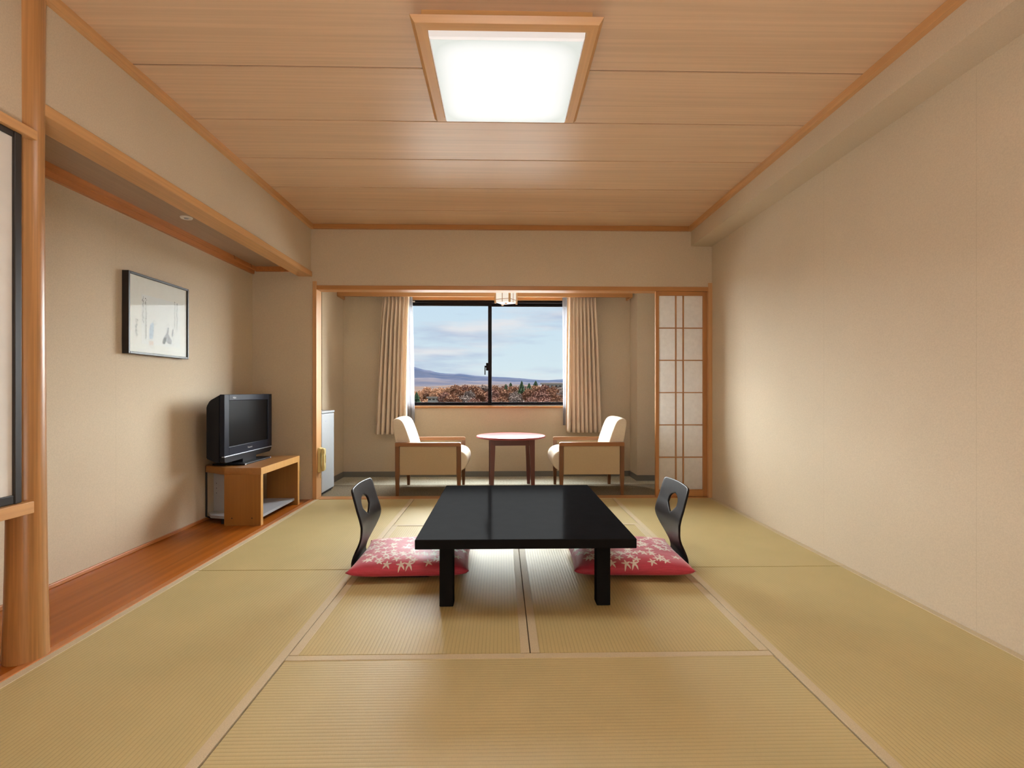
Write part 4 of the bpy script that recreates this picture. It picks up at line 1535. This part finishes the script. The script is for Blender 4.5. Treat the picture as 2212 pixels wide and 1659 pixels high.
FOL = [foliage_mat('foliage_rust', (0.20, 0.10, 0.065), (0.34, 0.17, 0.105), (0.46, 0.26, 0.17), 24),
       foliage_mat('foliage_russet', (0.19, 0.095, 0.075), (0.31, 0.155, 0.115), (0.43, 0.25, 0.19), 24),
       foliage_mat('foliage_grey_brown', (0.16, 0.125, 0.115), (0.26, 0.19, 0.16), (0.38, 0.28, 0.23), 24),
       foliage_mat('foliage_orange', (0.42, 0.22, 0.13), (0.58, 0.32, 0.19), (0.70, 0.42, 0.28), 16)]
M_conifer = foliage_mat('foliage_conifer', (0.06, 0.10, 0.07), (0.11, 0.17, 0.09), (0.18, 0.25, 0.13), 3.0)
M_trunk = wood('bark_grey', (0.16, 0.12, 0.09), 'z', rough=0.9, contrast=0.4, scale=4)


def crown_mesh(seed):
    """Twiggy autumn crown: a lumpy inner mass inside a cloud of small leaf clumps."""
    rnd = random.Random(seed * 13 + 5)
    bm = bmesh.new()
    bmesh.ops.create_icosphere(bm, subdivisions=3, radius=0.66)

    def lump(p):
        return 1 + 0.28 * noise.noise(p * 1.9 + Vector((seed * 3.1, 0, 0))) + 0.22 * noise.noise(p * 4.5 + Vector((seed, 5, 0)))
    for v in bm.verts:
        p = v.co.normalized()
        v.co = Vector((p.x, p.y, p.z * 0.86)) * 0.66 * lump(p)
    for _ in range(1500):
        p = Vector((rnd.gauss(0, 1), rnd.gauss(0, 1), rnd.gauss(0, 1))).normalized()
        r = min(1.0, 0.80 * lump(p)) * rnd.uniform(0.72, 1.06)
        c = Vector((p.x, p.y, p.z * 0.86)) * r
        a1 = Vector((rnd.gauss(0, 1), rnd.gauss(0, 1), rnd.gauss(0, 1))).normalized()
        a2 = a1.cross(Vector((rnd.gauss(0, 1), rnd.gauss(0, 1), rnd.gauss(0, 1)))).normalized()
        s1, s2 = rnd.uniform(0.035, 0.085), rnd.uniform(0.03, 0.07)
        bm.faces.new([bm.verts.new(c + a1 * s1 * u + a2 * s2 * w) for u, w in ((-1, -0.6), (0.3, -1), (1, 0.5), (-0.2, 1))])
    me = bpy.data.meshes.new('crown')
    bm.to_mesh(me)
    bm.free()
    return me


def conifer_mesh(seed):
    rnd = random.Random(seed)
    bm = bmesh.new()
    T = 11
    for k in range(T):
        z0 = k / T
        r = 0.34 * (1 - z0) ** 0.9 + 0.02
        n = 14
        tip = bm.verts.new((0, 0, min(1.0, z0 + 0.20)))
        ring = []
        for i in range(n):
            rr = r * (1.0 if i % 2 == 0 else 0.62) * rnd.uniform(0.8, 1.15)
            a = 2 * PI * i / n + k
            ring.append(bm.verts.new((rr * math.cos(a), rr * math.sin(a), z0 - 0.02 * rnd.random())))
        for i in range(n):
            bm.faces.new((ring[i], ring[(i + 1) % n], tip))
        bm.faces.new(ring[::-1])
    me = bpy.data.meshes.new('conifer_needles')
    bm.to_mesh(me)
    bm.free()
    return me


def trunk_mesh():
    bm = bmesh.new()
    n = 8
    rings = [[bm.verts.new((r * math.cos(2 * PI * i / n), r * math.sin(2 * PI * i / n), z)) for i in range(n)] for r, z in ((0.5, 0), (0.36, 0.5), (0.25, 1))]
    for a, b in zip(rings, rings[1:]):
        for i in range(n):
            bm.faces.new((a[i], a[(i + 1) % n], b[(i + 1) % n], b[i]))
    me = bpy.data.meshes.new('trunk')
    bm.to_mesh(me)
    bm.free()
    me.materials.append(M_trunk)
    return me


CROWNS = {}
for mi, fm in enumerate(FOL):
    for s in range(3):
        me = crown_mesh(s * 7 + mi)
        me.materials.append(fm)
        CROWNS[(mi, s)] = me
CONS = []
for s in range(3):
    me = conifer_mesh(s)
    me.materials.append(M_conifer)
    CONS.append(me)
TRUNK = trunk_mesh()
GROUND_Z = -13.0


def tree(px, py_top, D, rpx, mi, row, group):
    """py_top: image height of the tree top; rpx: crown half width in pixels at that distance."""
    top = far_pt(px, py_top, D)
    r = rpx * D / F_PX
    colour = ('rust-brown', 'dark russet', 'grey-brown', 'pale orange-brown')[mi]
    pane = 'left' if px < 1058 else 'right'
    label = '%s tree in the %s, %s pane' % (colour, row, pane)
    t = thing('autumn_tree', label, 'tree', (top.x, D, GROUND_Z), group)
    c = bpy.data.objects.new('crown', CROWNS[(mi, random.randrange(3))])
    COL.objects.link(c)
    c.parent = t
    ch = r * random.uniform(1.0, 1.25)
    c.location = (0, 0, top.z - GROUND_Z - ch * 0.74)
    c.scale = (r, r * random.uniform(0.9, 1.1), ch)
    c.rotation_euler = (0, 0, random.uniform(0, 6.28))
    k = bpy.data.objects.new('trunk', TRUNK)
    COL.objects.link(k)
    k.parent = t
    k.scale = (r * 0.16, r * 0.16, max(0.5, top.z - GROUND_Z - ch * 0.9))


def conifer(px, py_top, D, hpx, wpx, label):
    top = far_pt(px, py_top, D)
    h = hpx * D / F_PX
    w = wpx * D / F_PX
    t = thing('conifer_tree', label, 'tree', (top.x, D, GROUND_Z), 'conifers outside the window')
    c = bpy.data.objects.new('needles', random.choice(CONS))
    COL.objects.link(c)
    c.parent = t
    c.location = (0, 0, top.z - h - GROUND_Z)
    c.scale = (w / 0.36, w / 0.36, h)
    c.rotation_euler = (0, 0, random.uniform(0, 6))
    k = bpy.data.objects.new('trunk', TRUNK)
    COL.objects.link(k)
    k.parent = t
    k.scale = (w * 0.18, w * 0.18, max(0.5, top.z - h * 0.6 - GROUND_Z))


LG = 'broadleaf trees of the nearer wood'
LOG = 'broadleaf trees of the farther wood'
# far back row of the nearer wood
for i, x in enumerate(range(985, 1260, 21)):
    tree(x + random.uniform(-4, 4), 833 + random.uniform(-3, 4) - (2 if 1010 < x < 1060 else 0), 112 + 6 * (i % 2) + random.uniform(-0.6, 0.6), 17 + random.uniform(-2, 4), (0, 1, 0, 2)[i % 4], 'rearmost row of the near wood', LG)
for i, x in enumerate(range(968, 1260, 25)):
    tree(x + random.uniform(-5, 5), 842 + random.uniform(-3, 4) + (5 if x < 990 else 0), 97 + 6 * (i % 2) + random.uniform(-0.6, 0.6), 20 + random.uniform(-3, 4), (1, 0, 2, 0)[i % 4], 'second row of the near wood', LG)
for i, x in enumerate(range(972, 1260, 29)):
    tree(x + random.uniform(-6, 6), 854 + random.uniform(-3, 5), 85 + 5.5 * (i % 2) + random.uniform(-0.5, 0.5), 22 + random.uniform(-3, 4), (0, 2, 1, 1)[i % 4], 'third row of the near wood', LG)
for i, x in enumerate(range(960, 1260, 34)):
    tree(x + random.uniform(-6, 6), 868 + random.uniform(-2, 5), 74 + 5 * (i % 2) + random.uniform(-0.5, 0.5), 24, (2, 1, 0, 2)[i % 4], 'front row of the near wood', LG)
# farther wood at the left
for i, x in enumerate(range(850, 1000, 15)):
    tree(x + random.uniform(-3, 3), 838 + random.uniform(-2, 3) + (4 if x < 925 else 0), 240 + 9 * (i % 2) + random.uniform(-1, 1), 11 + random.uniform(-1, 3), 3, 'rearmost row of the far wood', LOG)
for i, x in enumerate(range(845, 985, 15)):
    tree(x + random.uniform(-3, 3), 846 + random.uniform(-2, 3), 205 + 9 * (i % 2) + random.uniform(-1, 1), 13 + random.uniform(-2, 3), (3, 3, 0)[i % 3], 'middle row of the far wood', LOG)
for i, x in enumerate(range(845, 980, 20)):
    tree(x + random.uniform(-3, 3), 862 + random.uniform(-2, 3), 165 + 8 * (i % 2) + random.uniform(-1, 1), 15 + random.uniform(-2, 3), (0, 3, 2)[i % 3], 'front row of the far wood', LOG)
conifer(900, 846, 120, 34, 15, 'dark conifer at the lower left corner of the window view')
conifer(1103, 826, 122, 32, 13, 'slim conifer rising just right of the window mullion')
conifer(1093, 829, 110, 24, 9, 'smallest conifer beside the slim one right of the mullion')
conifer(1127, 822, 106, 30, 12, 'tall dark conifer in the middle of the right pane')
conifer(1143, 827, 108, 24, 12, 'short conifer between the two tallest in the right pane')
conifer(1157, 822, 121, 30, 15, 'bright green conifer at the right of the group in the right pane')


def far_house(name, label, px0, px1, py_top, py_bot, D, col_roof, wins):
    a, b = far_pt(px0, py_top, D), far_pt(px1, py_bot, D)
    t = thing(name, label, 'building', ((a.x + b.x) / 2, D, b.z - 4))
    dp = (b.x - a.x) * 0.4
    h = a.z - b.z
    box('walls', a.x, b.x, D, D + dp, b.z - 4, a.z - h * 0.28, M_houseWhite, t)
    prism('roof', [(D - 0.4, a.z - h * 0.28), (D + dp + 0.4, a.z - h * 0.28), (D + dp / 2, a.z)], 'x', a.x - 0.4, b.x + 0.4, col_roof, t)
    for k in range(wins):
        x = a.x + (b.x - a.x) * (k + 0.5) / wins
        w = (b.x - a.x) / wins * 0.28
        box('window_opening', x - w, x + w, D - 0.05, D + 0.05, b.z + h * 0.20, b.z + h * 0.50, M_houseDark, t)


M_houseWhite = plain('render_white', (0.36, 0.355, 0.34), 0.9, spec=0.1)
M_houseDark = plain('house_window_dark', (0.05, 0.05, 0.055), 0.9, spec=0.0)
M_houseRoof = plain('roof_pale', (0.022, 0.019, 0.017), 0.9, spec=0.0)
far_house('far_building', 'long white building behind the trees at the right of the view', 1170, 1224, 827, 838, 330, M_houseRoof, 6)
far_house('far_house', 'low white house half hidden in the trees at the lower left of the view', 924, 958, 857, 866, 135, M_houseRoof, 4)
